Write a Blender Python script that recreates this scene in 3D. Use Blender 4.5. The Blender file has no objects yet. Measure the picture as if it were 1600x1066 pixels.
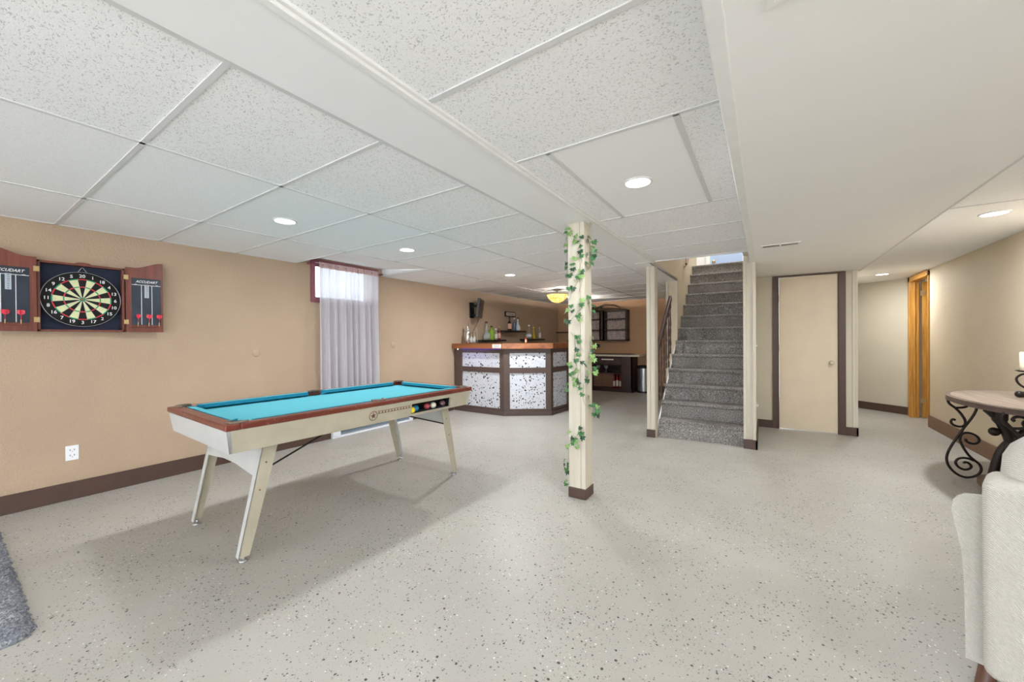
import bpy, math, random
from mathutils import Vector, Matrix, Euler
random.seed(7)
S = bpy.context.scene
COL = S.collection
PI = math.pi

# ------------------------------------------------------------------ camera, world, exposure
f_px, yaw, pitch, roll, CAMH = 598.66, -0.581999, -0.0048378, -0.0071838, 1.30
fw = Vector((math.sin(yaw)*math.cos(pitch), math.cos(yaw)*math.cos(pitch), math.sin(pitch)))
r0 = Vector((math.cos(yaw), -math.sin(yaw), 0)); u0 = r0.cross(fw)
cr = math.cos(roll)*r0 + math.sin(roll)*u0
cu = -math.sin(roll)*r0 + math.cos(roll)*u0
cam = bpy.data.cameras.new('camera'); camo = bpy.data.objects.new('camera', cam); COL.objects.link(camo)
cam.sensor_fit = 'HORIZONTAL'; cam.sensor_width = 36.0; cam.lens = f_px/1600*36.0
cam.clip_start = 0.05; cam.clip_end = 100
camo.matrix_world = Matrix(((cr.x, cu.x, -fw.x, 0), (cr.y, cu.y, -fw.y, 0), (cr.z, cu.z, -fw.z, CAMH), (0, 0, 0, 1)))
S.camera = camo
S.view_settings.view_transform = 'Standard'
S.view_settings.look = 'None'
S.view_settings.gamma = 1.0
S.view_settings.use_curve_mapping = False
S.view_settings.exposure = 1.0

W = bpy.data.worlds.new('world'); S.world = W; W.use_nodes = True
W.node_tree.nodes['Background'].inputs[0].default_value = (0.82, 0.92, 1.0, 1)
W.node_tree.nodes['Background'].inputs[1].default_value = 2.4

SPOT_W = 14.5      # watts of each recessed ceiling light
DOOR_FILL_W = 360.0     # added daylight at the invented glass door behind the camera
XRW = 1.98
def area(name, loc, rot, sx, sy, watts, color=(1, 1, 1), shape='RECTANGLE', parent=None, spread=PI):
    l = bpy.data.lights.new(name, 'AREA'); l.shape = shape; l.size = sx
    if shape in ('RECTANGLE', 'ELLIPSE'): l.size_y = sy
    l.energy = watts; l.color = color; l.spread = spread
    o = bpy.data.objects.new(name, l); COL.objects.link(o); o.location = loc; o.rotation_euler = rot
    if parent: o.parent = parent
    return o
# added daylight panels at an unseen patio door and side window, for brightness
area('added_patio_fill', (-1.4, -3.86, 1.10), (-PI/2, 0, 0), 5.0, 1.9, DOOR_FILL_W, (0.90, 0.95, 1.0))
area('added_side_fill', (XRW-0.05, -2.0, 1.30), (0, PI/2, 0), 1.3, 2.6, 45, (0.95, 0.975, 1.0))

# ------------------------------------------------------------------ colour + materials
def lin(h):
    h = h.lstrip('#'); v = [int(h[i:i+2], 16)/255 for i in (0, 2, 4)]
    return tuple(x/12.92 if x <= 0.04045 else ((x+0.055)/1.055)**2.4 for x in v) + (1,)
class NT:
    def __init__(s, name):
        s.m = bpy.data.materials.new(name); s.m.use_nodes = True
        s.t = s.m.node_tree; s.n = s.t.nodes; s.b = s.n['Principled BSDF']
        s.co = s.n.new('ShaderNodeTexCoord')
    def link(s, a, b): s.t.links.new(a, b)
    def node(s, typ, **kw):
        n = s.n.new(typ)
        for k, v in kw.items():
            if k.startswith('i_'):
                key = k[2:].replace('_', ' ')
                n.inputs[key].default_value = v
            else: setattr(n, k, v)
        return n
    def mapping(s, scale=(1, 1, 1), rot=(0, 0, 0), src='Object'):
        mp = s.node('ShaderNodeMapping'); mp.inputs['Scale'].default_value = scale; mp.inputs['Rotation'].default_value = rot
        s.link(s.co.outputs[src], mp.inputs[0]); return mp.outputs[0]
    def noise(s, vec, scale, detail=3, rough=0.55):
        n = s.node('ShaderNodeTexNoise'); n.inputs['Scale'].default_value = scale
        n.inputs['Detail'].default_value = detail; n.inputs['Roughness'].default_value = rough
        s.link(vec, n.inputs['Vector']); return n.outputs['Fac']
    def ramp(s, fac, stops, interp='LINEAR'):
        r = s.node('ShaderNodeValToRGB'); r.color_ramp.interpolation = interp
        e = r.color_ramp.elements
        e[0].position, e[0].color = stops[0][0], stops[0][1]
        e[1].position, e[1].color = stops[-1][0], stops[-1][1]
        for p, c in stops[1:-1]:
            q = e.new(p); q.color = c
        s.link(fac, r.inputs[0]); return r.outputs[0]
    def mix(s, fac, a, b, mode='MIX'):
        m = s.node('ShaderNodeMix', data_type='RGBA', blend_type=mode)
        for sock, v in ((m.inputs[0], fac), (m.inputs[6], a), (m.inputs[7], b)):
            if hasattr(v, 'default_value') or hasattr(v, 'is_linked'): s.link(v, sock)
            else: sock.default_value = v
        return m.outputs[2]
    def math(s, op, a, b=0.5):
        m = s.node('ShaderNodeMath', operation=op)
        for sock, v in ((m.inputs[0], a), (m.inputs[1], b)):
            if hasattr(v, 'is_linked'): s.link(v, sock)
            else: sock.default_value = v
        return m.outputs[0]
    def bump(s, h, strength=0.3, dist=0.01):
        b = s.node('ShaderNodeBump'); b.inputs['Strength'].default_value = strength; b.inputs['Distance'].default_value = dist
        s.link(h, b.inputs['Height']); s.link(b.outputs[0], s.b.inputs['Normal'])
    def base(s, v):
        if hasattr(v, 'is_linked'): s.link(v, s.b.inputs['Base Color'])
        else: s.b.inputs['Base Color'].default_value = v
def B(v): return (v, v, v, 1)

def simple(name, hexc, rough=0.5, metal=0.0, var=0.06, scale=20, bump=0.0, **kw):
    t = NT(name); c = lin(hexc)
    n = t.noise(t.mapping(), scale)
    lo = tuple(x*(1-var) for x in c[:3])+(1,); hi = tuple(min(1, x*(1+var)) for x in c[:3])+(1,)
    t.base(t.ramp(n, [(0.3, lo), (0.7, hi)]))
    t.b.inputs['Roughness'].default_value = rough; t.b.inputs['Metallic'].default_value = metal
    if bump: t.bump(n, bump, 0.004)
    for k, v in kw.items(): t.b.inputs[k.replace('_', ' ')].default_value = v
    return t.m

def wood(name, c1, c2, axis=1, scale=14, rough=0.4, worn=None):
    t = NT(name); sc = [scale]*3; sc[axis] = scale*0.08
    v = t.mapping(tuple(sc)); n = t.noise(v, 1.0, 5, 0.6)
    col = t.ramp(n, [(0.3, lin(c1)), (0.7, lin(c2))])
    if worn:
        w = t.noise(t.mapping((1, 1, 1)), 38, 4, 0.7)
        msk = t.ramp(w, [(0.60, B(0)), (0.66, B(1))])
        col = t.mix(msk, col, lin(worn))
    t.base(col); t.b.inputs['Roughness'].default_value = rough; t.bump(n, 0.08, 0.002)
    return t.m

def paint_wall(name, hexc, bump=0.35):
    t = NT(name); c = lin(hexc)
    big = t.noise(t.mapping(), 1.3, 2); fine = t.noise(t.mapping(), 55, 4, 0.6)
    lo = tuple(x*0.95 for x in c[:3])+(1,); hi = tuple(x*1.04 for x in c[:3])+(1,)
    t.base(t.ramp(big, [(0.3, lo), (0.7, hi)])); t.b.inputs['Roughness'].default_value = 0.62
    t.b.inputs['Specular IOR Level'].default_value = 0.25
    pk = t.ramp(fine, [(0.42, B(0)), (0.62, B(1))]); t.bump(pk, bump, 0.006)
    return t.m

def floor_mat():
    t = NT('epoxy_floor')
    v = t.mapping()
    big = t.noise(v, 0.9, 3, 0.6); mid = t.noise(v, 3.1, 3, 0.6); fine = t.noise(v, 140, 2)
    col = t.ramp(big, [(0.32, lin('#a7a49d')), (0.52, lin('#b1aea7')), (0.70, lin('#b8b5af'))])
    col = t.mix(t.ramp(mid, [(0.48, B(0)), (0.72, B(0.55))]), col, lin('#aeaba0'))
    col = t.mix(t.ramp(fine, [(0.35, B(0.0)), (0.65, B(0.25))]), col, lin('#a6a39b'))
    clus = t.ramp(t.noise(v, 2.2, 3, 0.65), [(0.36, B(0.10)), (0.64, B(1))])
    warp = t.node('ShaderNodeTexNoise'); warp.inputs['Scale'].default_value = 60; t.link(v, warp.inputs['Vector'])
    va = t.node('ShaderNodeVectorMath', operation='SCALE'); va.inputs['Scale'].default_value = 0.008
    t.link(warp.outputs['Color'], va.inputs[0])
    vb = t.node('ShaderNodeVectorMath', operation='ADD'); t.link(v, vb.inputs[0]); t.link(va.outputs[0], vb.inputs[1])
    def flecks(scale, thr, dens, colr, c0):
        vo = t.node('ShaderNodeTexVoronoi'); vo.inputs['Scale'].default_value = scale
        t.link(vb.outputs[0], vo.inputs['Vector'])
        sep = t.node('ShaderNodeSeparateColor'); t.link(vo.outputs['Color'], sep.inputs[0])
        size = t.math('MULTIPLY', sep.outputs[1], thr)
        inside = t.math('LESS_THAN', vo.outputs['Distance'], size)
        pick = t.math('LESS_THAN', sep.outputs[0], t.math('MULTIPLY', clus, dens))
        return t.mix(t.math('MULTIPLY', inside, pick), c0, colr)
    col = flecks(150, 0.44, 0.60, lin('#8f8c87'), col)
    col = flecks(100, 0.42, 0.12, lin('#dddcd9'), col)
    col = flecks(88, 0.42, 0.50, lin('#6b6966'), col)
    col = flecks(58, 0.38, 0.22, lin('#4a4846'), col)
    t.base(col); t.b.inputs['Roughness'].default_value = 0.42
    t.b.inputs['Specular IOR Level'].default_value = 0.30
    t.bump(mid, 0.12, 0.01)
    return t.m

def tile_mat(name, pits, base='#f8f8f8'):
    t = NT(name); v = t.mapping()
    fine = t.noise(v, 210, 2, 0.6)
    if pits:
        warp = t.node('ShaderNodeTexNoise'); warp.inputs['Scale'].default_value = 45; t.link(v, warp.inputs['Vector'])
        va = t.node('ShaderNodeVectorMath', operation='SCALE'); va.inputs['Scale'].default_value = 0.03
        t.link(warp.outputs['Color'], va.inputs[0])
        vb = t.node('ShaderNodeVectorMath', operation='ADD'); t.link(v, vb.inputs[0]); t.link(va.outputs[0], vb.inputs[1])
        acc = None
        for rot, sc, th in ((0.5, (60, 130, 1), 0.30), (-0.6, (66, 150, 1), 0.28), (1.4, (58, 125, 1), 0.28)):
            mp = t.node('ShaderNodeMapping'); mp.inputs['Scale'].default_value = sc; mp.inputs['Rotation'].default_value = (0, 0, rot)
            t.link(vb.outputs[0], mp.inputs[0])
            vo = t.node('ShaderNodeTexVoronoi'); vo.inputs['Scale'].default_value = 1.0; t.link(mp.outputs[0], vo.inputs['Vector'])
            vo.voronoi_dimensions = '2D'
            sep = t.node('ShaderNodeSeparateColor'); t.link(vo.outputs['Color'], sep.inputs[0])
            ins = t.math('MULTIPLY', t.math('LESS_THAN', vo.outputs['Distance'], t.math('MULTIPLY', sep.outputs[0], th)), t.math('GREATER_THAN', sep.outputs[1], 0.62))
            acc = ins if acc is None else t.math('MAXIMUM', acc, ins)
        fp = t.ramp(fine, [(0.38, B(0.5)), (0.5, B(0.0))])
        t.base(t.mix(acc, t.mix(fp, lin(base), lin('#f0f0f0')), lin('#d2d2d2')))  # shade inside the pits is painted in as grey
        h = t.math('SUBTRACT', fine, acc); t.bump(h, 0.35, 0.003)
    else:
        t.base(t.ramp(fine, [(0.34, lin('#eaeaea')), (0.5, lin(base))])); t.bump(fine, 0.2, 0.002)
    t.b.inputs['Roughness'].default_value = 0.9; t.b.inputs['Specular IOR Level'].default_value = 0.1
    return t.m

def carpet_mat(name, a, b, c, scale=160, bump=1.0, n2s=0.35):
    t = NT(name); v = t.mapping()
    n = t.noise(v, scale, 4, 0.75); n2 = t.noise(v, scale*0.35, 3, 0.6); n3 = t.noise(v, 3, 2)
    col = t.ramp(n, [(0.37, lin(a)), (0.5, lin(b)), (0.63, lin(c))])
    col = t.mix(t.ramp(n2, [(0.4, B(0)), (0.6, B(0.5))]), col, lin(b))
    col = t.mix(t.ramp(n3, [(0.4, B(0)), (0.7, B(0.35))]), col, lin(a))
    t.base(col); t.b.inputs['Roughness'].default_value = 1.0; t.b.inputs['Specular IOR Level'].default_value = 0.05
    t.bump(n, bump, 0.012); return t.m

def terrazzo_mat():
    t = NT('terrazzo_panel'); v = t.mapping()
    warp = t.node('ShaderNodeTexNoise'); warp.inputs['Scale'].default_value = 25; t.link(v, warp.inputs['Vector'])
    va = t.node('ShaderNodeVectorMath', operation='SCALE'); va.inputs['Scale'].default_value = 0.05
    t.link(warp.outputs['Color'], va.inputs[0])
    vb = t.node('ShaderNodeVectorMath', operation='ADD'); t.link(v, vb.inputs[0]); t.link(va.outputs[0], vb.inputs[1])
    col = lin('#d3d7e0')
    first = True
    for sc, th, dens, cc in ((48, .42, .6, '#a3abba'), (30, .44, .7, '#3c404e'), (23, .40, .62, '#262a36'), (27, .36, .25, '#6b5a50')):
        vo = t.node('ShaderNodeTexVoronoi'); vo.inputs['Scale'].default_value = sc; t.link(vb.outputs[0], vo.inputs['Vector'])
        sep = t.node('ShaderNodeSeparateColor'); t.link(vo.outputs['Color'], sep.inputs[0])
        ins = t.math('LESS_THAN', vo.outputs['Distance'], t.math('MULTIPLY', sep.outputs[1], th))
        pk = t.math('LESS_THAN', sep.outputs[0], dens)
        col = t.mix(t.math('MULTIPLY', ins, pk), col, lin(cc))
    t.base(col); t.b.inputs['Roughness'].default_value = 0.35
    return t.m

def glass(name, hexc, rough=0.05, trans=0.85):
    t = NT(name); n = t.noise(t.mapping(), 8); c = lin(hexc)
    t.base(t.ramp(n, [(0.3, tuple(x*0.95 for x in c[:3])+(1,)), (0.7, c)]))
    t.b.inputs['Roughness'].default_value = rough; t.b.inputs['Transmission Weight'].default_value = trans; t.b.inputs['IOR'].default_value = 1.45
    return t.m

def emit(name, hexc, strength, base=None):
    t = NT(name); t.base(lin(base or hexc)); n = t.noise(t.mapping(), 6)
    c = lin(hexc)
    t.link(t.ramp(n, [(0.2, tuple(x*0.92 for x in c[:3])+(1,)), (0.8, c)]), t.b.inputs['Emission Color'])
    t.b.inputs['Emission Strength'].default_value = strength
    return t.m

def sheer_mat():
    t = NT('sheer_curtain'); v = t.mapping((400, 400, 400))
    n = t.noise(v, 1.0, 2)
    t.base(t.ramp(n, [(0.3, lin('#dcdae4')), (0.7, lin('#eae8f2'))])); t.b.inputs['Roughness'].default_value = 0.9
    out = t.n['Material Output']
    tr = t.node('ShaderNodeBsdfTranslucent'); tr.inputs[0].default_value = lin('#dcdadd')
    tp = t.node('ShaderNodeBsdfTransparent'); tp.inputs[0].default_value = (1, 1, 1, 1)
    m1 = t.node('ShaderNodeMixShader'); m1.inputs[0].default_value = 0.45
    t.link(t.b.outputs[0], m1.inputs[1]); t.link(tr.outputs[0], m1.inputs[2])
    m2 = t.node('ShaderNodeMixShader'); m2.inputs[0].default_value = 0.09
    t.link(m1.outputs[0], m2.inputs[1]); t.link(tp.outputs[0], m2.inputs[2]); t.link(m2.outputs[0], out.inputs[0])
    return t.m

def stone_mat():
    t = NT('cabinet_back_panel'); v = t.mapping()
    vo = t.node('ShaderNodeTexVoronoi'); vo.inputs['Scale'].default_value = 22; t.link(v, vo.inputs['Vector'])
    sep = t.node('ShaderNodeSeparateColor'); t.link(vo.outputs['Color'], sep.inputs[0])
    t.base(t.ramp(sep.outputs[0], [(0, lin('#c7aea0')), (0.5, lin('#dccabf')), (1, lin('#b3a09a'))]))
    t.b.inputs['Roughness'].default_value = 0.7; return t.m

M = dict(
    wall_tan=paint_wall('tan_textured_paint', '#b9a28b'),
    wall_warm=paint_wall('warm_tan_textured_paint', '#c79f7b'),
    wall_cream=paint_wall('cream_textured_paint', '#d6c7ae'),
    wall_beige=paint_wall('beige_paint', '#d0c8b6', 0.12),
    white=simple('white_paint', '#f5f5f5', 0.6, var=0.012, scale=3),
    soffit=simple('soffit_white_plaster', '#f5f4f2', 0.6, var=0.01, scale=2.5),
    white_trim=simple('white_ceiling_trim', '#eeeeec', 0.5, var=0.02),
    grid=simple('ceiling_grid_metal', '#dcdcdc', 0.45, var=0.02),
    tile_pit=tile_mat('fissured_ceiling_tile', True),
    tile_fine=tile_mat('fine_ceiling_tile', False, '#f8f8f8'),
    tile_plain=simple('smooth_lamp_tile', '#f8f8f8', 0.8, var=0.015, scale=120),
    floor=floor_mat(),
    dbrown=simple('dark_brown_paint', '#533e36', 0.45, var=0.08, scale=9),
    brown=simple('mid_brown_paint', '#7c5c46', 0.5, var=0.08, scale=9),
    bar_brown=simple('bar_brown_paint', '#55453f', 0.5, var=0.08, scale=9),
    cream_post=wood('cream_painted_wood', '#cac2b0', '#d8d1c2', 2, 26, 0.5),
    cream_door=simple('cream_door_paint', '#dccdb4', 0.5, var=0.03, scale=4),
    carpet=carpet_mat('stair_carpet', '#56524e', '#9c9998', '#dedad6', 75),
    rug=carpet_mat('shag_rug', '#5c6068', '#9599a2', '#d5d8de', 85),
    oak=wood('golden_oak', '#b0762e', '#d79f4c', 2, 30, 0.35),
    mahogany=wood('mahogany', '#5e3026', '#86483a', 2, 30, 0.4),
    rail_wood=wood('pool_rail_wood', '#5c2a20', '#7d392b', 1, 22, 0.28, worn='#8b5a4c'),
    bar_top=wood('bar_top_wood', '#6f3f26', '#a8683f', 0, 12, 0.3),
    espresso=wood('espresso_wood', '#33221f', '#4a332d', 2, 20, 0.45),
    cloth=simple('teal_pool_cloth', '#5cabb9', 0.95, var=0.05, scale=40, Specular_IOR_Level=0.05),
    cushion=simple('teal_cushion_cloth', '#2c86a0', 0.9, var=0.05, scale=40, Specular_IOR_Level=0.1),
    lit_end=simple('daylit_grey_laminate', '#c3c4c2', 0.4, var=0.05, scale=6),  # daylight on the table's end faces painted in as a lighter laminate
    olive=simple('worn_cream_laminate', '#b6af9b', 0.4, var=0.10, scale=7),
    pocket=simple('pocket_leather', '#6e5f50', 0.5, var=0.2, scale=60),
    steel=simple('brushed_steel', '#b9bcc0', 0.3, 0.9),
    chrome=simple('chrome', '#d8dadd', 0.12, 1.0),
    nickel=simple('brushed_nickel', '#a9a39a', 0.35, 0.9),
    brass=simple('aged_brass', '#c2a878', 0.4, 0.6, var=0.15),
    black=simple('black_plastic', '#1c1c1e', 0.4),
    shelf_black=simple('black_shelf', '#1f1a1a', 0.4),
    iron=simple('dark_iron', '#2f2825', 0.42, 0.5, var=0.2),
    screen=simple('tv_screen_glass', '#3b3230', 0.2),
    navy=simple('navy_felt', '#252c3e', 0.9, var=0.08, scale=30),
    chalk=simple('score_board_slate', '#26303f', 0.45, var=0.25, scale=6),
    ink=simple('white_print', '#e8e8e8', 0.5, var=0.02),
    score=simple('grey_score_boxes', '#b4bec6', 0.5, var=0.02),
    wire=simple('silver_wire', '#bfc2c8', 0.3, 0.6),
    db_black=simple('dartboard_black', '#191918', 0.9),
    db_cream=simple('dartboard_cream', '#d9dcae', 0.9),
    db_red=simple('dartboard_red', '#cf3a44', 0.9),
    db_green=simple('dartboard_green', '#2e9670', 0.9),
    flight=simple('red_dart_flight', '#dd3d52', 0.5, var=0.25, scale=60),
    plate=simple('white_plastic_plate', '#f1f2f6', 0.35, var=0.01),
    heater=simple('white_heater_enamel', '#e9edf5', 0.35, var=0.01),
    slot=simple('grey_louvre', '#6d7c8b', 0.5),
    tan_disc=paint_wall('tan_cover_plate', '#bca58c', 0.1),
    rosewood=simple('rosy_window_frame', '#8a5058', 0.4, var=0.12, scale=14),
    pane=glass('clear_pane', '#ffffff', 0.0, 1.0),
    sheer=sheer_mat(),
    header=simple('rosy_sheer_heading', '#c8a9a8', 0.9, var=0.25, scale=60),
    leaf=simple('ivy_leaf', '#3f7440', 0.5, var=0.35, scale=40),
    leaf_light=simple('pale_ivy_leaf', '#7fa35f', 0.5, var=0.3, scale=40),
    leaf_dark=simple('dark_ivy_leaf', '#264b34', 0.5, var=0.3, scale=40),
    stem=simple('ivy_stem', '#a8a283', 0.6, var=0.2, scale=40),
    terrazzo=terrazzo_mat(), stone=stone_mat(),
    clear=glass('clear_glass', '#eef4f2', 0.03, 0.75),
    green_glass=glass('green_glass', '#9cc43e', 0.1, 0.35),
    blue_glass=glass('blue_glass', '#6f96b3', 0.1, 0.4),
    dark_glass=glass('dark_wine_glass', '#2a1a16', 0.1, 0.1),
    yellow_glass=glass('yellow_liquor_glass', '#e2c94e', 0.1, 0.35),
    rose_glass=glass('rose_glass', '#9a3a34', 0.1, 0.2),
    milk=simple('frosted_white_bottle', '#dfe4ea', 0.3, var=0.04),
    red_cap=simple('dark_red_cap', '#5a1f22', 0.4), label=simple('paper_label', '#e6dcd2', 0.6, var=0.12, scale=70),
    label_pink=simple('pink_label', '#d9a492', 0.6, var=0.12, scale=70),
    yellow=simple('yellow_ball', '#e9cf2b', 0.12), blue=simple('blue_ball', '#2a8fc0', 0.12), red=simple('red_ball', '#b9545a', 0.12),
    ivory=simple('ivory_ball', '#ece8d2', 0.12), maroon=simple('maroon_ball', '#7b5b60', 0.12),
    emblem=simple('brown_print', '#64352d', 0.5), inner=simple('dark_felt_tray', '#2c3644', 0.8),
    upholstery=None, table_wood=wood('weathered_table_wood', '#75665c', '#a3968a', 1, 26, 0.35),
    table_edge=wood('dark_table_edge', '#463733', '#6d5a52', 1, 26, 0.4),
    brownwood=wood('brown_leg_wood', '#5b3d2e', '#77523f', 2, 26, 0.4),
    wax=simple('ivory_candle_wax', '#f3ead4', 0.5, var=0.02, Subsurface_Weight=0.2),
    blue_door=simple('pale_blue_door_paint', '#b4cdf0', 0.5, var=0.02),
    lens=emit('lit_lamp_lens', '#ffffff', 4.0), amber=None, violet=emit('violet_led', '#5340d8', 0.35), white_led=emit('white_led', '#ffffff', 2.0),
    twig=simple('dry_branch', '#6b5640', 0.8, var=0.3, scale=50),
)
def upholstery():
    t = NT('herringbone_upholstery'); v = t.mapping((1, 1, 1))
    w1 = t.node('ShaderNodeTexWave', wave_type='BANDS', bands_direction='DIAGONAL'); w1.inputs['Scale'].default_value = 85
    w1.inputs['Distortion'].default_value = 3.0; w1.inputs['Detail'].default_value = 2; t.link(v, w1.inputs['Vector'])
    n = t.noise(v, 120, 3)
    h = t.math('MULTIPLY', w1.outputs['Fac'], n)
    t.base(t.ramp(h, [(0.05, lin('#bfbbb3')), (0.28, lin('#cbc7c0')), (0.5, lin('#d8d5ce'))]))
    t.b.inputs['Roughness'].default_value = 0.95; t.b.inputs['Specular IOR Level'].default_value = 0.1
    t.bump(h, 0.5, 0.004); return t.m
M['upholstery'] = upholstery()
def amber():
    t = NT('amber_alabaster_glass'); n = t.noise(t.mapping(), 14, 4, 0.7)
    col = t.ramp(n, [(0.3, lin('#d58f33')), (0.5, lin('#f0c069')), (0.68, lin('#fbe7b0'))])
    t.base(col); t.link(col, t.b.inputs['Emission Color']); t.b.inputs['Emission Strength'].default_value = 0.75
    t.b.inputs['Roughness'].default_value = 0.35
    return t.m
M['amber'] = amber()

# ------------------------------------------------------------------ mesh builder
class MB:
    def __init__(s): s.v = []; s.f = []; s.mi = []; s.sm = []
    def add(s, vs, fs, mi=0, sm=False, T=None):
        o = len(s.v)
        s.v += [tuple(T @ Vector(p)) if T else tuple(p) for p in vs]
        s.f += [tuple(i+o for i in f) for f in fs]; s.mi += [mi]*len(fs); s.sm += [sm]*len(fs); return s
    def box(s, a, b, mi=0, T=None):
        x0, y0, z0 = (min(a[i], b[i]) for i in range(3)); x1, y1, z1 = (max(a[i], b[i]) for i in range(3))
        vs = [(x0, y0, z0), (x1, y0, z0), (x1, y1, z0), (x0, y1, z0), (x0, y0, z1), (x1, y0, z1), (x1, y1, z1), (x0, y1, z1)]
        return s.add(vs, [(0, 3, 2, 1), (4, 5, 6, 7), (0, 1, 5, 4), (1, 2, 6, 5), (2, 3, 7, 6), (3, 0, 4, 7)], mi, False, T)
    def hexa(s, bot, top, mi=0, T=None):
        return s.add(list(bot)+list(top), [(0, 3, 2, 1), (4, 5, 6, 7), (0, 1, 5, 4), (1, 2, 6, 5), (2, 3, 7, 6), (3, 0, 4, 7)], mi, False, T)
    def prism(s, poly, z0, z1, mi=0, T=None, sm=False):
        n = len(poly); vs = [(x, y, z0) for x, y in poly]+[(x, y, z1) for x, y in poly]
        s.add(vs, [tuple(range(n-1, -1, -1)), tuple(range(n, 2*n))], mi, False, T)
        return s.add(vs, [(i, (i+1) % n, n+(i+1) % n, n+i) for i in range(n)], mi, sm, T)
    def lathe(s, prof, c=(0, 0, 0), n=24, mi=0, T=None, sm=True):
        vs = []; fs = []
        for r, z in prof:
            for k in range(n): a = 2*PI*k/n; vs.append((c[0]+r*math.cos(a), c[1]+r*math.sin(a), c[2]+z))
        for j in range(len(prof)-1):
            for k in range(n): fs.append((j*n+k, j*n+(k+1) % n, (j+1)*n+(k+1) % n, (j+1)*n+k))
        s.add(vs, fs, mi, sm, T)
        caps = []
        if prof[0][0] > 1e-6: caps.append(tuple(range(n-1, -1, -1)))
        if prof[-1][0] > 1e-6: caps.append(tuple((len(prof)-1)*n+k for k in range(n)))
        if caps: s.add(vs, caps, mi, False, T)
        return s
    def tube(s, pts, r, n=8, mi=0, T=None, flat=None):
        pts = [Vector(p) for p in pts]; m = len(pts); vs = []; fs = []
        up = Vector((0, 0, 1)); t0 = (pts[1]-pts[0]).normalized()
        if abs(t0.dot(up)) > 0.9: up = Vector((1, 0, 0))
        side = t0.cross(up).normalized()
        for i, p in enumerate(pts):
            t = (pts[min(i+1, m-1)]-pts[max(i-1, 0)]).normalized()
            side = (side - t*side.dot(t)).normalized(); u = side.cross(t)
            ri = r[i] if isinstance(r, (list, tuple)) else r
            for k in range(n):
                a = 2*PI*k/n; vs.append(tuple(p+side*ri*math.cos(a)+u*ri*math.sin(a)))
        for i in range(m-1):
            for k in range(n): fs.append((i*n+k, i*n+(k+1) % n, (i+1)*n+(k+1) % n, (i+1)*n+k))
        s.add(vs, fs, mi, True, T)
        return s.add(vs, [tuple(range(n-1, -1, -1)), tuple((m-1)*n+k for k in range(n))], mi, False, T)
    def bar(s, p, q, w, h, up=(0, 0, 1), mi=0, T=None):
        p = Vector(p); q = Vector(q); t = (q-p).normalized(); a = t.cross(Vector(up)).normalized(); b = a.cross(t)
        a *= w/2; b *= h/2
        return s.hexa([p-a-b, p+a-b, p+a+b, p-a+b], [q-a-b, q+a-b, q+a+b, q-a+b], mi, T)
    def sphere(s, c, r, n=20, mi=0, T=None):
        m = n//2; return s.lathe([(max(r*math.sin(PI*i/m), 0), -r*math.cos(PI*i/m)) for i in range(m+1)], c, n, mi, T)
    def build(s, name, mats, parent=None, bevel=0, seg=2, kind=None, subsurf=0, loc=None):
        me = bpy.data.meshes.new(name); me.from_pydata(s.v, [], s.f)
        for k in (mats if isinstance(mats, (list, tuple)) else [mats]): me.materials.append(M[k])
        me.polygons.foreach_set('material_index', s.mi); me.polygons.foreach_set('use_smooth', s.sm)
        me.validate(); me.update()
        o = bpy.data.objects.new(name, me); COL.objects.link(o)
        if parent: o.parent = parent
        if loc: o.location = loc
        if bevel:
            b = o.modifiers.new('bevel', 'BEVEL'); b.width = bevel; b.segments = seg; b.limit_method = 'ANGLE'; b.angle_limit = 0.6
        if subsurf:
            b = o.modifiers.new('sub', 'SUBSURF'); b.levels = b.render_levels = subsurf
        if kind: o['kind'] = kind
        return o
def struct(name, mb, mats, **kw): return mb.build(name, mats, kind='structure', **kw)
def thing(name, label, cat, loc=(0, 0, 0), rz=0.0, group=None, kind=None):
    o = bpy.data.objects.new(name, None); COL.objects.link(o); o.empty_display_size = 0.1
    o.location = loc; o.rotation_euler = (0, 0, rz)
    if label: o['label'] = label; o['category'] = cat
    if group: o['group'] = group
    if kind: o['kind'] = kind
    return o
def tag(o, label, cat, group=None):
    o['label'] = label; o['category'] = cat
    if group: o['group'] = group
    return o
def copy_tree(o, parent=None):
    c = o.copy(); COL.objects.link(c); c.parent = parent
    for ch in list(o.children): copy_tree(ch, c)
    return c
XZ = Matrix(((1, 0, 0, 0), (0, 0, -1, 0), (0, 1, 0, 0), (0, 0, 0, 1)))      # local xy plane stands up, facing -y
YZ = Matrix(((0, 0, 1, 0), (1, 0, 0, 0), (0, 1, 0, 0), (0, 0, 0, 1)))       # local xy plane stands up, facing +x
def text_into(mb, s, size, T, mi=0, shear=0.0, ext=0.0005, align='CENTER', width=1.0):
    cu = bpy.data.curves.new('txt', 'FONT'); cu.body = s; cu.size = size; cu.shear = shear; cu.extrude = ext
    cu.align_x = align; cu.align_y = 'CENTER'; cu.offset = size*0.015; cu.resolution_u = 3
    ob = bpy.data.objects.new('txt', cu); COL.objects.link(ob)
    dg = bpy.context.evaluated_depsgraph_get(); dg.update()
    me = bpy.data.meshes.new_from_object(ob.evaluated_get(dg))
    mb.add([(v.co.x*width, v.co.y, v.co.z) for v in me.vertices], [tuple(p.vertices) for p in me.polygons], mi, False, T)
    bpy.data.objects.remove(ob); bpy.data.curves.remove(cu); bpy.data.meshes.remove(me)

# ------------------------------------------------------------------ room shell
XL, XR, C, SOF = -4.80, 1.98, 2.255, 2.17
YB, YE = -4.0, 9.65
T_ = 0.16
struct('floor', MB().box((XL-0.3, YB-0.3, -0.1), (4.2, YE+0.4, 0)), 'floor')
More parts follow.
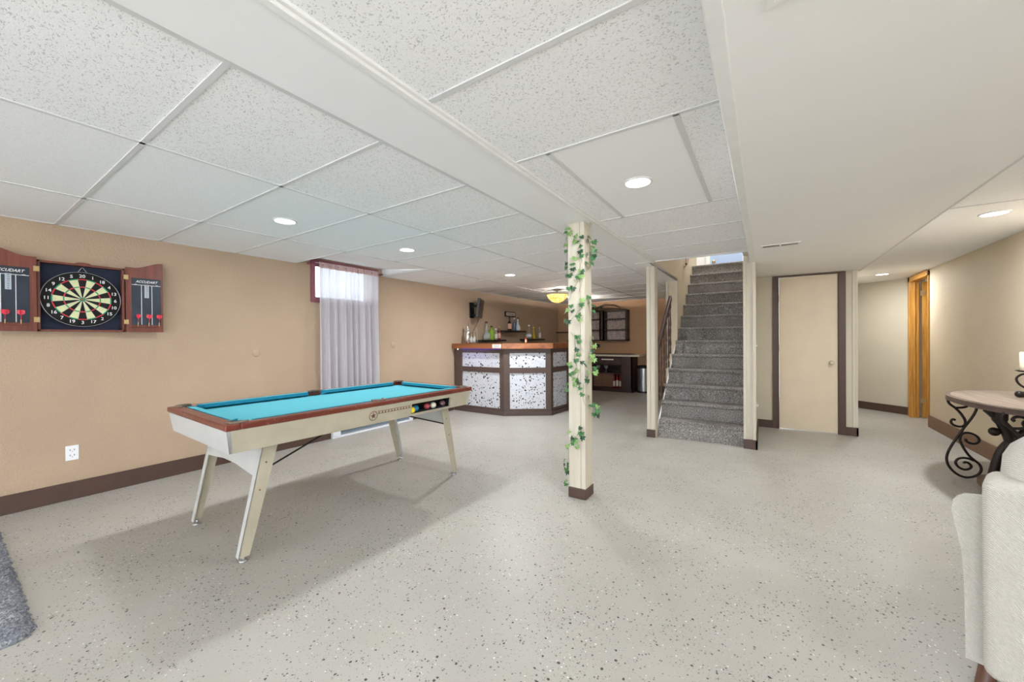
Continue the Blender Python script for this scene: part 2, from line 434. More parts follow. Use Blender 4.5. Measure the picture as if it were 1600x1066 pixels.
# left wall with the small high window opening
wy0, wy1, wz0, wz1 = 2.71, 3.61, 1.84, 2.30
mb = MB()
mb.box((XL-0.25, YB, 0), (XL, wy0, 2.6)).box((XL-0.25, wy1, 0), (XL, YE+0.2, 2.6)).box((XL-0.25, wy0, 0), (XL, wy1, wz0)).box((XL-0.25, wy0, wz1), (XL, wy1, 2.6))
struct('wall_left', mb, 'wall_tan')
struct('wall_far', MB().box((XL, YE, 0), (-1.35, YE+T_, 2.6)), 'wall_warm')
# right wall with oak doorway
struct('wall_right', MB().box((XR, YB, 0), (XR+T_, -3.35, 2.6)).box((XR, -0.65, 0), (XR+T_, 7.87, 2.6)).box((XR, -3.35, 0), (XR+T_, -0.65, 0.6)).box((XR, -3.35, 2.0), (XR+T_, -0.65, 2.6)), 'wall_cream')
w2 = thing('window_added', None, None, (XR, -2.0, 0.6), kind='structure')  # added window, out of view, to let in more light
mb_ = MB()
for y in (-1.35, -0.03, 1.29): mb_.box((0.05, y, 0), (0.12, y+0.06, 1.4))
mb_.box((0.05, -1.35, 0), (0.12, 1.35, 0.06)).box((0.05, -1.35, 1.34), (0.12, 1.35, 1.4))
mb_.build('window_frame', 'white', w2)
MB().box((0.08, -1.3, 0.06), (0.085, 1.3, 1.34)).build('glass_pane', 'pane', w2)
struct('wall_right_header', MB().box((XR, 7.87, 2.24), (XR+T_, 8.86, 2.6)).box((XR, 8.70, 0), (XR+T_, 8.86, 2.24)), 'wall_beige')
# room beyond the oak door
struct('wall_side_room', MB().box((3.6, 7.2, 0), (3.7, 9.8, 2.6)).box((XR+T_, 7.2, 0), (3.6, 7.3, 2.6)).box((XR+T_, 9.7, 0), (3.6, 9.8, 2.6)), 'wall_beige')
# slanted hall end wall
def slab(p, q, th, z0, z1):
    p = Vector((p[0], p[1], 0)); q = Vector((q[0], q[1], 0)); n = (q-p).cross(Vector((0, 0, 1))).normalized()*th
    return [(p.x, p.y), (q.x, q.y), (q.x-n.x, q.y-n.y), (p.x-n.x, p.y-n.y)]
struct('wall_hall_end', MB().prism(slab((0.40, 10.22), (1.99, 8.86), 0.12, 0, 0), 0, 2.6), 'wall_beige')
struct('wall_hall_left', MB().box((0.90, 6.78, 0), (1.00, 9.9, 2.6)), 'wall_beige')
# wall of the cream door (y = 6.65)
mb = MB().box((-0.085, 6.65, 0), (0.10, 6.77, C+0.2)).box((0.90, 6.65, 0), (1.005, 6.77, C+0.2)).box((0.10, 6.65, 2.15), (0.90, 6.77, C+0.2))
struct('wall_closet', mb, 'wall_beige')
# stair shaft
struct('wall_stair_right', MB().box((-0.20, 5.25, 0), (-0.085, 9.0, 5.0)).box((-0.20, 4.97, C), (-0.085, 5.25, 5.0)), 'cream_post')
struct('wall_stair_left', MB().box((-1.35, 6.75, 0), (-1.195, 9.7, 5.0)), 'wall_cream')
struct('wall_stair_left_upper', MB().box((-1.35, 4.97, C-0.012), (-1.195, 6.75, 5.0)), 'wall_cream')
struct('trim_3', MB().box((-1.20, 4.97, C-0.016), (-1.185, 6.75, C+0.02)), 'nickel')
struct('wall_upper_front', MB().box((-1.35, 4.87, C+0.06), (-0.085, 4.97, 5.0)), 'wall_cream')
struct('wall_landing', MB().box((-1.9, 9.0, 2.6), (-0.95, 9.1, 5.0)).box((-0.34, 9.0, 2.6), (0.2, 9.1, 5.0)).box((-0.95, 9.0, 4.78), (-0.34, 9.1, 5.0)), 'white')
struct('ceiling_stairwell', MB().box((-1.9, 4.87, 5.0), (0.2, 9.1, 5.1)), 'white')
struct('wall_back', MB().box((XL, YB-0.15, 0), (-3.95, YB, 2.6)).box((1.15, YB-0.15, 0), (XR+T_, YB, 2.6)).box((-3.95, YB-0.15, 2.08), (1.15, YB, 2.6)), 'wall_tan')
pd = thing('door_added', None, None, (-1.4, YB, 0), kind='structure')  # added glass patio door, out of view, to brighten the room
mb = MB()
for x in (-2.55, -0.87, 0.83, 2.5): mb.box((x-0.03, -0.10, 0), (x+0.03, -0.03, 2.08))
mb.box((-2.55, -0.10, 0), (2.55, -0.03, 0.06)).box((-2.55, -0.10, 2.02), (2.55, -0.03, 2.08))
mb.build('door_frame', 'white', pd)
MB().box((-2.5, -0.07, 0.06), (2.5, -0.065, 2.02)).build('glass_pane', 'pane', pd)

# ceilings: tiles (one mesh per field) and their metal grid
def tile_field(name, xs, ys, matf, z=C+0.005, skip=None):
    mb = MB()
    for i in range(len(xs)-1):
        for j in range(len(ys)-1):
            if skip and skip(i, j): continue
            mb.box((xs[i], ys[j], z), (xs[i+1], ys[j+1], z+0.02), matf(i, j))
    return struct(name, mb, ['tile_pit', 'tile_fine', 'tile_plain'])
R0 = 0.57; P = 0.635
ys = [YB]+[R0+P*k for k in range(-7, 15) if YB+0.1 < R0+P*k < YE-0.1]+[YE]
xs = [XL, -3.77, -2.495, -1.48]
rr = random.Random(3)
notch = (2.475, 3.745)
def lm(i, j): return {0: 1, 1: 1, 2: 0}[i]
tile_field('ceiling', xs, ys, lm, skip=lambda i, j: i == 0 and notch[0]-0.02 < ys[j] < notch[1]-0.02)
# raised sloping pocket over the window
zh = 2.36
mb = MB().add([(-3.77, notch[0], C+0.005), (XL, notch[0], zh), (XL, notch[1], zh), (-3.77, notch[1], C+0.005)], [(0, 1, 2, 3)])
mb.add([(-3.77, notch[0], C), (XL, notch[0], zh), (XL, notch[0], C)], [(0, 1, 2)]).add([(-3.77, notch[1], C), (XL, notch[1], zh), (XL, notch[1], C)], [(0, 2, 1)])
struct('ceiling_window_pocket', mb, 'white')
mb = MB(); g = 0.0105
for x in (-3.77, -2.495): mb.box((x-g, YB, C), (x+g, YE, C+0.02))
for y in ys[1:-1]: mb.box((XL, y-g, C) if not notch[0]+0.1 < y < notch[1]-0.1 else (-3.77, y-g, C), (-1.48, y+g, C+0.02))
mb.box((XL, YB, C), (XL+0.02, notch[0], C+0.02)).box((XL, notch[1], C), (XL+0.02, YE, C+0.02)).box((XL, YE-0.02, C), (-1.2, YE, C+0.02))
mb.box((-1.54, YB, C-0.002), (-1.50, YE, C+0.02))
struct('trim_1', mb, 'grid')
# flush beam
mb = MB().box((-1.50, YB, C-0.012), (-1.15, 4.97, C+0.05)).box((-1.50, 4.97, C-0.012), (-1.35, YE, C+0.05))
mb.box((-1.36, 4.90, C-0.016), (-1.19, 6.76, C-0.0125))
struct('ceiling_beam', mb, 'white')
struct('trim_2', MB().box((-1.165, YB, C-0.018), (-1.135, 4.97, C+0.02)).box((-1.135, YB, C-0.006), (-1.118, 4.97, C+0.02)), 'white_trim', bevel=0.003)
# tiles between beam and soffit
xs2 = [-1.13, -0.93, -0.31, -0.13]; ys2 = [YB]+[y for y in (-3.34, -2.70, -2.07, -1.43, -0.80, -0.16, 0.475)]+[1.11, 1.76, 3.02, 3.665, 4.31, 4.97]
tile_field('ceiling_middle', xs2, ys2, lambda i, j: 2 if (i == 1 and j == 9) else 0)
mb = MB()
for y in ys2[1:-1]: mb.box((-1.13, y-g, C), (-0.13, y+g, C+0.02))
mb.box((-0.94, 1.76, C), (-0.915, 3.02, C+0.02)).box((-0.325, 1.76, C), (-0.30, 3.02, C+0.02)).box((-1.13, 4.95, C-0.01), (-0.13, 4.97, C+0.06))
struct('trim_4', mb, 'grid')
# soffit
struct('ceiling_soffit', MB().box((-0.105, YB, SOF), (1.055, 6.65, 2.6)).box((0.90, 6.65, SOF), (1.055, 6.80, 2.6)), 'soffit')
struct('trim_5', MB().box((-0.135, YB, SOF-0.004), (-0.085, 5.25, SOF+0.09)), 'white_trim', bevel=0.006)
struct('trim_6', MB().box((1.05, YB, SOF-0.003), (1.062, 6.78, C+0.02)), 'grid')
# right strip of ceiling
xs3 = [1.055, XR]; ys3 = [YB]+[4.23+P*k for k in range(-12, 5)]+[6.78]
ys3 = [y for y in ys3 if y <= 6.78]
tile_field('ceiling_right', xs3, sorted(set(ys3)), lambda i, j: 1)
struct('ceiling_hall', MB().box((0.9, 6.78, C+0.005), (XR+0.2, 10.4, C+0.03)), 'tile_fine')
struct('ceiling_side_room', MB().box((XR+T_, 7.2, C+0.1), (3.7, 9.8, C+0.15)), 'white')
mb = MB()
for y in (4.23, 1.69): mb.box((1.06, y-0.008, C), (XR, y+0.008, C+0.02))
struct('trim_7', mb, 'grid')

# baseboards
def base(name, p, q, h=0.145, th=0.018, m='dbrown'):
    struct(name, MB().prism(slab(p, q, th, 0, 0), 0, h-0.012).prism(slab(p, q, th*0.6, 0, 0), h-0.012, h), m)
base('baseboard_left', (XL+0.018, YB), (XL+0.018, 2.90))
base('baseboard_left_2', (XL+0.018, 4.30), (XL+0.018, 5.30))
base('baseboard_right', (XR-0.018, 7.86), (XR-0.018, YB), 0.17, m='brown')
base('baseboard_hall', (0.60, 10.04), (1.974, 8.855), 0.13, m='dbrown')
base('baseboard_closet_left', (-0.083, 6.632), (0.10, 6.632), 0.11)
base('baseboard_closet_right', (0.90, 6.632), (1.023, 6.632), 0.11)
base('baseboard_closet_side', (1.023, 6.632), (1.023, 7.2), 0.11)
base('baseboard_stair_front', (-0.205, 5.232), (-0.067, 5.232), 0.11)
base('baseboard_stair_side', (-0.067, 5.232), (-0.067, 6.63), 0.11)
base('baseboard_far', (-2.4, YE-0.018), (-1.37, YE-0.018))

# cream casing strips on the free ends of walls
struct('trim_8', MB().box((-0.205, 5.235, 0.11), (-0.175, 5.25, 2.19)).box((-0.11, 5.235, 0.11), (-0.08, 5.25, 2.17)), 'cream_post', bevel=0.003)
struct('trim_9', MB().box((-1.362, 6.735, 0.0), (-1.33, 6.75, C-0.012)).box((-1.215, 6.735, 1.27), (-1.185, 6.75, C-0.012)), 'cream_post', bevel=0.003)
struct('trim_10', MB().box((0.965, 6.635, 0.11), (1.0, 6.65, SOF)).box((1.0, 6.635, 0.11), (1.02, 6.66, SOF)), 'cream_post', bevel=0.003)

# ------------------------------------------------------------------ window, curtain, heater, outlet
w = thing('window_1', None, None, (XL, 3.16, 1.84), kind='structure')
mb = MB(); d0, d1 = -0.12, 0.025; hy = 0.45; hz = 0.46
mb.box((d0, -hy-0.055, -0.05), (d1, hy+0.055, 0.0)).box((d0, -hy-0.055, hz), (d1, hy+0.055, hz+0.04)).box((d0, -hy-0.055, 0), (d1, -hy, hz)).box((d0, hy, 0), (d1, hy+0.055, hz))
mb.box((-0.10, -hy, 0), (-0.08, hy, 0.03)).box((-0.10, -hy, hz-0.03), (-0.08, hy, hz))
mb.build('window_frame', 'rosewood', w, bevel=0.004)
MB().box((-0.09, -hy, 0.03), (-0.088, hy, hz-0.03)).build('glass_pane', 'pane', w)

cur = thing('curtain', 'sheer grey gathered curtain hanging over the small high window', 'curtain', (XL+0.085, 3.175, 2.30))
mb = MB(); NN = 150; rows = [(-0.0, 0.004), (-0.035, 0.006), (-0.07, 0.008), (-0.12, 0.012), (-0.5, 0.020), (-1.0, 0.030), (-1.4, 0.036), (-1.80, 0.038)]
vs = []; hw0, hw1 = 0.455, 0.468
for zi, amp in rows:
    hw = hw0+(hw1-hw0)*(-zi/1.8)
    for k in range(NN+1):
        u = k/NN; ph = u*2*PI*9+0.8*math.sin(u*11)+0.5*math.sin(u*23+1)
        vs.append((amp*(math.sin(ph)+0.5*math.sin(ph*2.3+u*5)) if zi < -0.03 else amp*math.sin(u*2*PI*22), -hw+2*hw*u+0.006*math.sin(ph*1.3), zi))
fs = [[(r*(NN+1)+k, r*(NN+1)+k+1, (r+1)*(NN+1)+k+1, (r+1)*(NN+1)+k) for k in range(NN)] for r in range(len(rows)-1)]
k2 = 2*(NN+1)
mb.add(vs[k2:], [tuple(i-k2 for i in f) for f in sum(fs[2:], [])], 0, True); mb.build('curtain_panel', 'sheer', cur)
hd = MB().add(vs[:3*(NN+1)], sum(fs[:2], []), 0, True).build('rod_pocket', 'header', cur); hd['label'] = 'rosy gathered rod pocket'
MB().tube([(-0.01, -0.54, -0.03), (-0.01, 0.53, -0.03)], 0.006, 8).box((-0.083, -0.56, -0.04), (-0.005, -0.545, -0.02)).box((-0.083, 0.515, -0.04), (-0.005, 0.53, -0.02)).build('curtain_rod', 'rosewood', cur)

h = thing('baseboard_heater', 'long low white electric heater along the tan wall under the curtain', 'heater', (XL, 2.91, 0))
MB().box((0, 0, 0.0), (0.05, 1.38, 0.025)).box((0, 0, 0.025), (0.02, 1.38, 0.11)).box((0.02, 0, 0.085), (0.06, 1.38, 0.11)).box((0.02, 0, 0.025), (0.058, 0.11, 0.085)).box((0.02, 1.30, 0.025), (0.058, 1.38, 0.085)).build('casing', 'heater', h, bevel=0.003)
MB().box((0.02, 0.11, 0.045), (0.05, 1.30, 0.075)).build('louvre', 'slot', h)

o = thing('wall_outlet', 'white duplex socket plate low on the tan wall under the dartboard', 'outlet', (XL, 0.642, 0.383))
MB().box((0, -0.037, -0.061), (0.006, 0.037, 0.061)).build('cover_plate', 'plate', o, bevel=0.003)
for dz in (-0.022, 0.022):
    mb = MB().box((0.006, -0.014, dz-0.002), (0.008, -0.009, dz+0.010), 0).box((0.006, 0.009, dz-0.002), (0.008, 0.014, dz+0.010), 0).lathe([(0.003, 0), (0.003, 0.0015)], (0, 0, 0), 8, 0, Matrix.Translation((0.006, 0, dz-0.009)) @ YZ)
    mb.build('socket_slots', 'slot', o)
for yy, zz, r_, lb in ((2.03, 1.162, 0.042, 'larger round blank cover plate painted tan, left of the curtain'), (3.945, 1.225, 0.045, 'small round blank cover plate painted tan, right of the curtain')):
    d = MB().lathe([(r_, 0), (r_, 0.004), (r_-0.004, 0.008), (0.0, 0.009)], (0, 0, 0), 28, 0, YZ).build('blank_cover', 'tan_disc', loc=(XL, yy, zz))
    tag(d, lb, 'cover plate', 'round blank plates on the tan wall')

# ------------------------------------------------------------------ dartboard cabinet, board and darts
cy, cz, cw, ch = 0.707, 1.668, 0.49, 0.56
cab = thing('dartboard_cabinet', 'open mahogany dartboard cabinet with two slate doors on the tan wall', 'cabinet', (XL, cy, cz))
mb = MB(); D = 0.075; t_ = 0.016
mb.box((0.0, -cw/2, -ch/2), (D, -cw/2+t_, ch/2)).box((0.0, cw/2-t_, -ch/2), (D, cw/2, ch/2)).box((0.0, -cw/2, -ch/2), (D, cw/2, -ch/2+t_)).box((0.0, -cw/2, ch/2-t_), (D, cw/2, ch/2)).box((0.0, -cw/2, -ch/2), (0.012, cw/2, ch/2))
# small arched crest
mb.prism([(-0.05, 0), (0.05, 0), (0.03, 0.010), (0, 0.013), (-0.03, 0.010)], 0, 0.02, 0, Matrix.Translation((D-0.02, 0, ch/2)) @ YZ)
mb.build('cabinet_box', 'mahogany', cab, bevel=0.002)
MB().box((0.012, -cw/2+t_, -ch/2+t_), (0.018, cw/2-t_, ch/2-t_)).build('felt_backing', 'navy', cab)
def darts_door(sgn):
    # local frame: hinge at origin, door runs toward +u (sgn * y)
    dr = bpy.data.objects.new('door', None); COL.objects.link(dr); dr.parent = cab
    dr.location = (D+0.003, sgn*(cw/2+0.004), 0); dr.rotation_euler = (0, 0, -sgn*0.04)
    W_ = 0.247
    prof = [(0, -ch/2), (W_, -ch/2)]
    top = []
    for k in range(15):
        u = k/14; top.append((W_*(1-u), ch/2+0.015+0.062*(0.5+0.5*math.cos(PI*min(1, u*1.25)))))
    poly = prof+top
    if sgn < 0: poly = [(-a, b) for a, b in poly][::-1]
    slab_ = MB().prism(poly, 0, 0.018, 0, YZ).build('door_panel', 'mahogany', dr, bevel=0.0015)
    b = MB().box((0.018, sgn*0.035, -0.215), (0.020, sgn*0.232, 0.205)).build('score_board', 'chalk', dr)
    mb = MB(); f = 0.0203
    mb.box((f, sgn*0.037, 0.142), (f+0.0006, sgn*0.230, 0.146)).box((f, sgn*0.098, -0.213), (f+0.0006, sgn*0.102, 0.142)).box((f, sgn*0.168, -0.213), (f+0.0006, sgn*0.172, 0.142))
    for u in (0.062, 0.205): mb.box((f, sgn*u-0.008, 0.147), (f+0.0006, sgn*u+0.008, 0.150))
    text_into(mb, 'ACCUDART', 0.030, Matrix.Translation((f, sgn*0.134, 0.174)) @ YZ, 0, 0.35, width=0.88)
    mb.build('printed_lines', 'ink', dr)
    mb = MB().box((f, sgn*0.120, 0.030), (f+0.0006, sgn*0.150, 0.150), 0)
    for k, nme in enumerate(('20', '19', '18', '17', '16', '15', 'B')): text_into(mb, nme, 0.013, Matrix.Translation((f+0.001, sgn*0.135, 0.140-0.0165*k)) @ YZ, 1)
    mb.build('score_column', ['score', 'chalk'], dr)
    for z in (0.205, -0.19): MB().box((0.0165, -sgn*0.014, z-0.02), (0.0215, sgn*0.016, z+0.02)).build('hinge', 'brass', dr, bevel=0.001)
    MB().box((0.018, sgn*0.035, -0.232), (0.034, sgn*0.232, -0.226)).build('dart_rack', 'mahogany', dr)
    return dr
ld = darts_door(-1); rd = darts_door(1)
# board
bd = thing('dartboard', 'round bristle dartboard with red and green rings inside the cabinet', 'dartboard', (XL+0.018, 0.703, 1.656))
Rb = 0.226
MB().lathe([(Rb, 0), (Rb, 0.032), (Rb-0.004, 0.036), (0, 0.036)], (0, 0, 0), 64, 0, YZ).build('board_body', 'db_black', bd)
order = [20, 1, 18, 4, 13, 6, 10, 15, 2, 17, 3, 19, 7, 16, 8, 11, 14, 9, 12, 5]
mb = MB()
def sector(r_in, r_out, a0, a1, mi, x):
    vs = []; n = 4
    for k in range(n+1):
        a = a0+(a1-a0)*k/n; vs += [(x, r_in*math.sin(a), r_in*math.cos(a)), (x, r_out*math.sin(a), r_out*math.cos(a))]
    mb.add(vs, [(2*k, 2*k+1, 2*k+3, 2*k+2) for k in range(n)], mi)
for i in range(20):
    a0 = (i-0.5)*PI/10; a1 = (i+0.5)*PI/10; odd = i % 2
    sector(0.016, 0.099, a0, a1, 1 if odd else 0, 0.0365); sector(0.107, 0.162, a0, a1, 1 if odd else 0, 0.0365)
    sector(0.099, 0.107, a0, a1, 3 if odd else 2, 0.0365); sector(0.162, 0.170, a0, a1, 3 if odd else 2, 0.0365)
sector(0.0065, 0.016, 0, 2*PI, 3, 0.0365)
for k in range(20): sector(0.0065, 0.016, k*PI/10, (k+1)*PI/10, 3, 0.0366); sector(0.0, 0.0065, k*PI/10, (k+1)*PI/10, 2, 0.0366)
mb.build('scoring_face', ['db_black', 'db_cream', 'db_red', 'db_green'], bd)
for i, nme in enumerate(order):
    mb = MB(); a = i*PI/10; text_into(mb, str(nme), 0.036, Matrix.Translation((0.0375, 0.193*math.sin(a), 0.193*math.cos(a))) @ YZ)
    mb.build('numeral', 'ink', bd)
ringp = [(0.040, (Rb-0.001)*math.sin(k*PI/32), (Rb-0.001)*math.cos(k*PI/32)) for k in range(65)]
mb = MB().tube(ringp, 0.0016, 6)
for i in range(20):
    a = (i+0.5)*PI/10; mb.tube([(0.0375, 0.016*math.sin(a), 0.016*math.cos(a)), (0.0375, 0.17*math.sin(a), 0.17*math.cos(a))], 0.0006, 4)
mb.tube([(0.038, -0.022, 0.228), (0.042, -0.004, 0.262), (0.042, 0.004, 0.262), (0.038, 0.026, 0.226)], 0.002, 6)
mb.build('wire_ring', 'wire', bd)
# darts
def make_dart(label):
    d = thing('dart', label, 'dart', group='red-flighted darts in the cabinet door racks')
    MB().lathe([(0.0004, -0.012), (0.0012, 0.0), (0.0034, 0.004), (0.0034, 0.030), (0.002, 0.034)], (0, 0, 0), 10).build('barrel', 'brass', d)
    MB().lathe([(0.0018, 0.034), (0.0018, 0.085)], (0, 0, 0), 8).build('shaft', 'db_red', d)
    mb = MB()
    for a in (0.4, 0.4+PI/2):
        ca, sa = math.cos(a), math.sin(a)
        for s_ in (1, -1):
            pts = [(0, 0.066), (s_*0.019, 0.078), (s_*0.021, 0.098), (s_*0.012, 0.106), (0, 0.104)]
            mb.add([(sa*p*0.99, ca*p, z) for p, z in pts]+[(sa*p+0.0006*ca, ca*p-0.0006*sa, z) for p, z in pts],
                   [(0, 1, 2, 3, 4), (9, 8, 7, 6, 5), (0, 5, 6, 1), (1, 6, 7, 2), (2, 7, 8, 3), (3, 8, 9, 4)])
    mb.build('flight', 'flight', d); return d
d0_ = make_dart('red dart nearest the hinge in the left cabinet door rack')
dz_ = cz-0.226
spots_ = [(0.447-0.066, None), (0.447-0.140, 'red dart second from the hinge in the left cabinet door rack'),
          (0.967+0.062, 'pink-red dart nearest the hinge in the right cabinet door rack'), (0.967+0.134, 'middle red dart in the right cabinet door rack'),
          (0.967+0.203, 'outermost red dart in the right cabinet door rack')]
for i, (yy, lb) in enumerate(spots_):
    d = d0_ if i == 0 else copy_tree(d0_)
    if lb: d['label'] = lb
    d.location = (XL+D+0.031+abs(yy-cy-(-0.249 if yy < cy else 0.249))*0.04, yy, dz_); d.rotation_euler = (0, 0.04, 0.5*i)

# ------------------------------------------------------------------ pool table
PT = thing('pool_table', 'worn cream pool table with teal cloth and reddish wood rails, splayed legs', 'pool table', (-2.945, 1.905, 0), math.radians(-2.0))
HW, HL = 0.535, 1.01; ZT = 0.84
def ring(mb, ax, ay, bx, by, z0, z1, c=None):
    # frame between outer (ax,ay) and inner (bx,by)
    mb.box((-ax, -ay, z0), (ax, -by, z1)).box((-ax, by, z0), (ax, ay, z1)).box((-ax, -by, z0), (-bx, by, z1)).box((bx, -by, z0), (ax, by, z1))
mb = MB(); ring(mb, HW, HL, HW-0.062, HL-0.075, ZT-0.036, ZT); mb.build('rail_top', 'rail_wood', PT, bevel=0.008, seg=3)
# apron: tapered sides, right side has the ball slot
zt, zb = ZT-0.036, 0.672
def xs_at(z, s): k = (z-zb)/(zt-zb); return s*(HW-0.030+0.020*k)
def ys_at(z, s): k = (z-zb)/(zt-zb); return s*(HL-0.028+0.018*k)
mb = MB(); th = 0.02
def apx(s, y0, y1, z0, z1, yend0=False, yend1=False):
    # piece of long side s between y0..y1
    def pt(z, inner, y, e): return (xs_at(z, s)-s*(th if inner else 0), (ys_at(z, -1) if e == -1 else ys_at(z, 1) if e == 1 else y), z)
    e0 = -1 if yend0 else 0; e1 = 1 if yend1 else 0
    bot = [pt(z0, 0, y0, e0), pt(z0, 1, y0, e0), pt(z0, 1, y1, e1), pt(z0, 0, y1, e1)]
    top = [pt(z1, 0, y0, e0), pt(z1, 1, y0, e0), pt(z1, 1, y1, e1), pt(z1, 0, y1, e1)]
    if s > 0: bot = [bot[i] for i in (1, 0, 3, 2)]; top = [top[i] for i in (1, 0, 3, 2)]
    mb.hexa(bot, top)
apx(-1, -HL, HL, zb, zt, True, True)
sy0, sy1, sz0, sz1 = 0.285, 0.735, 0.690, 0.772
apx(1, -HL, sy0, zb, zt, True, False); apx(1, sy1, HL, zb, zt, False, True); apx(1, sy0, sy1, zb, sz0); apx(1, sy0, sy1, sz1, zt)
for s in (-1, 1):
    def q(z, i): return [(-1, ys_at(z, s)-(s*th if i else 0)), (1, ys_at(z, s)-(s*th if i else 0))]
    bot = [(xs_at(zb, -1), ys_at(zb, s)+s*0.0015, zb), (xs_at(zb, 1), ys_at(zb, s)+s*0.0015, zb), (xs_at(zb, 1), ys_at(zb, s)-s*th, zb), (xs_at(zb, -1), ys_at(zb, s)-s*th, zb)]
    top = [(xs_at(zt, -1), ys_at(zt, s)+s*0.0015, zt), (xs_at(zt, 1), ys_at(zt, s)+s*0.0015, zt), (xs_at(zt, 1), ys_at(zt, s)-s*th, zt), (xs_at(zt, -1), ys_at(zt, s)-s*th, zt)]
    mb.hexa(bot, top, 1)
mb.build('apron', ['olive', 'lit_end'], PT)
# underside
MB().box((-HW+0.06, -HL+0.07, 0.674), (HW-0.135, HL-0.07, 0.686)).build('underside', 'olive', PT)
# ball tray behind the slot
xo = HW-0.055
mb = MB().box((xo-0.08, sy0-0.02, sz0-0.012), (xo+0.012, sy1+0.02, sz0), 0).box((xo-0.088, sy0-0.02, sz0), (xo-0.08, sy1+0.02, sz1+0.01), 1).box((xo-0.08, sy0-0.02, sz1+0.002), (xo+0.01, sy1+0.02, sz1+0.01), 1).box((xo-0.08, sy0-0.02, sz0), (xo+0.01, sy0-0.005, sz1), 1).box((xo-0.08, sy1+0.005, sz0), (xo+0.01, sy1+0.02, sz1), 1)
mb.build('ball_tray', ['inner', 'black'], PT)
# bed
bx, by = HW-0.062, HL-0.075
MB().box((-bx-0.0, -by, ZT-0.056), (bx, by, ZT-0.038)).build('playing_bed', 'cloth', PT)
# cushions: six pieces with cut ends
def cushion(p, q, n, name='cushion'):
    p = Vector((p[0], p[1], 0)); q = Vector((q[0], q[1], 0)); n = Vector((n[0], n[1], 0)); t = (q-p).normalized()
    w = 0.042; zt2 = ZT+0.002
    a = [p+Vector((0, 0, ZT-0.038)), q+Vector((0, 0, ZT-0.038)), q+Vector((0, 0, zt2)), p+Vector((0, 0, zt2))]
    p2 = p+n*w+t*0.035; q2 = q+n*w-t*0.035
    b = [p2+Vector((0, 0, ZT-0.022)), q2+Vector((0, 0, ZT-0.022)), q2+Vector((0, 0, zt2)), p2+Vector((0, 0, zt2))]
    m = MB(); m.add(a+b, [(0, 1, 5, 4), (0, 4, 7, 3), (1, 2, 6, 5), (4, 5, 6, 7), (0, 3, 2, 1)], 0)
    m.add([a[3]+Vector((0, 0, .0006)), a[2]+Vector((0, 0, .0006)), b[2]+Vector((0, 0, .0006)), b[3]+Vector((0, 0, .0006))], [(3, 2, 1, 0), (0, 1, 2, 3)][:1], 1)
    m.build(name, ['cushion', 'cloth'], PT)
for s in (-1, 1):
    cushion((s*bx, -by+0.075), (s*bx, -0.055), (-s, 0)); cushion((s*bx, 0.055), (s*bx, by-0.075), (-s, 0))
    cushion((-bx+0.07, s*by), (bx-0.07, s*by), (0, -s))
for (px, py) in ((-1, -1), (-1, 0), (-1, 1), (1, -1), (1, 0), (1, 1)):
    c = (px*(bx-0.002), py*(by-0.005)); r_ = 0.05
    mb = MB(); pts = []
    base_a = math.atan2(py, px) if py else (0 if px > 0 else PI)
    for k in range(13):
        a = base_a-1.9+3.8*k/12; pts.append((c[0]+r_*math.cos(a)*0.95, c[1]+r_*math.sin(a)*0.95, ZT+0.003))
    mb.tube(pts, 0.008, 8)
    mb.lathe([(0.045, ZT+0.0008), (0.045, ZT+0.0012)], (c[0], c[1], 0), 20, 1)
    mb.build('pocket', ['pocket', 'black'], PT)
# legs, splayed along the table
def leg(sx, sy):
    fx, fy = sx*0.412, sy*0.885; tx, ty = sx*0.425, sy*0.74
    m = MB(); zt_, zf = 0.675, 0.028
    def sec(x, y, z, w, dw): # w along y, dw along x ; channel of 2 plates
        return x, y, z, w, dw
    wt, wb = 0.088, 0.058; dx = 0.035
    # outer side plate (facing x)
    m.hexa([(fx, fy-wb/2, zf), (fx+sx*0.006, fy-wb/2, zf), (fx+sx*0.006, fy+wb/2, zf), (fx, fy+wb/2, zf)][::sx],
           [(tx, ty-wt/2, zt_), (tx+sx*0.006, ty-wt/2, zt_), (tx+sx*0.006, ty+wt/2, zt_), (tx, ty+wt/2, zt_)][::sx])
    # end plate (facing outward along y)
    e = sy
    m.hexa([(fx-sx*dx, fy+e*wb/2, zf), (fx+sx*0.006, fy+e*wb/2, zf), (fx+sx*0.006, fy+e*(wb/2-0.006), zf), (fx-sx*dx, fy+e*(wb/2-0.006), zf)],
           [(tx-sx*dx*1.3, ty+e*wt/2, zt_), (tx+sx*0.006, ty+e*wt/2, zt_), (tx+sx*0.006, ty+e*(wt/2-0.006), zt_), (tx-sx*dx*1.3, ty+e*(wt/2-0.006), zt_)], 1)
    L = m.build('leg', ['olive', 'lit_end'], PT)
    MB().lathe([(0.026, 0), (0.028, 0.004), (0.026, 0.010), (0.009, 0.012), (0.009, 0.034)], (fx-sx*0.012, fy, 0), 18).build('leveler_foot', 'steel', L)
    for zz in (0.56, 0.40):
        mb = MB(); k = (zz-zf)/(zt_-zf); mb.lathe([(0.006, 0), (0.005, 0.003)], (0, 0, 0), 8, 0, Matrix.Translation((fx+(tx-fx)*k+sx*0.006, fy+(ty-fy)*k, zz)) @ (YZ if sx > 0 else YZ @ Matrix.Rotation(PI, 4, 'Y')))
        mb.build('bolt', 'brown', L)
for sx in (-1, 1):
    for sy in (-1, 1): leg(sx, sy)
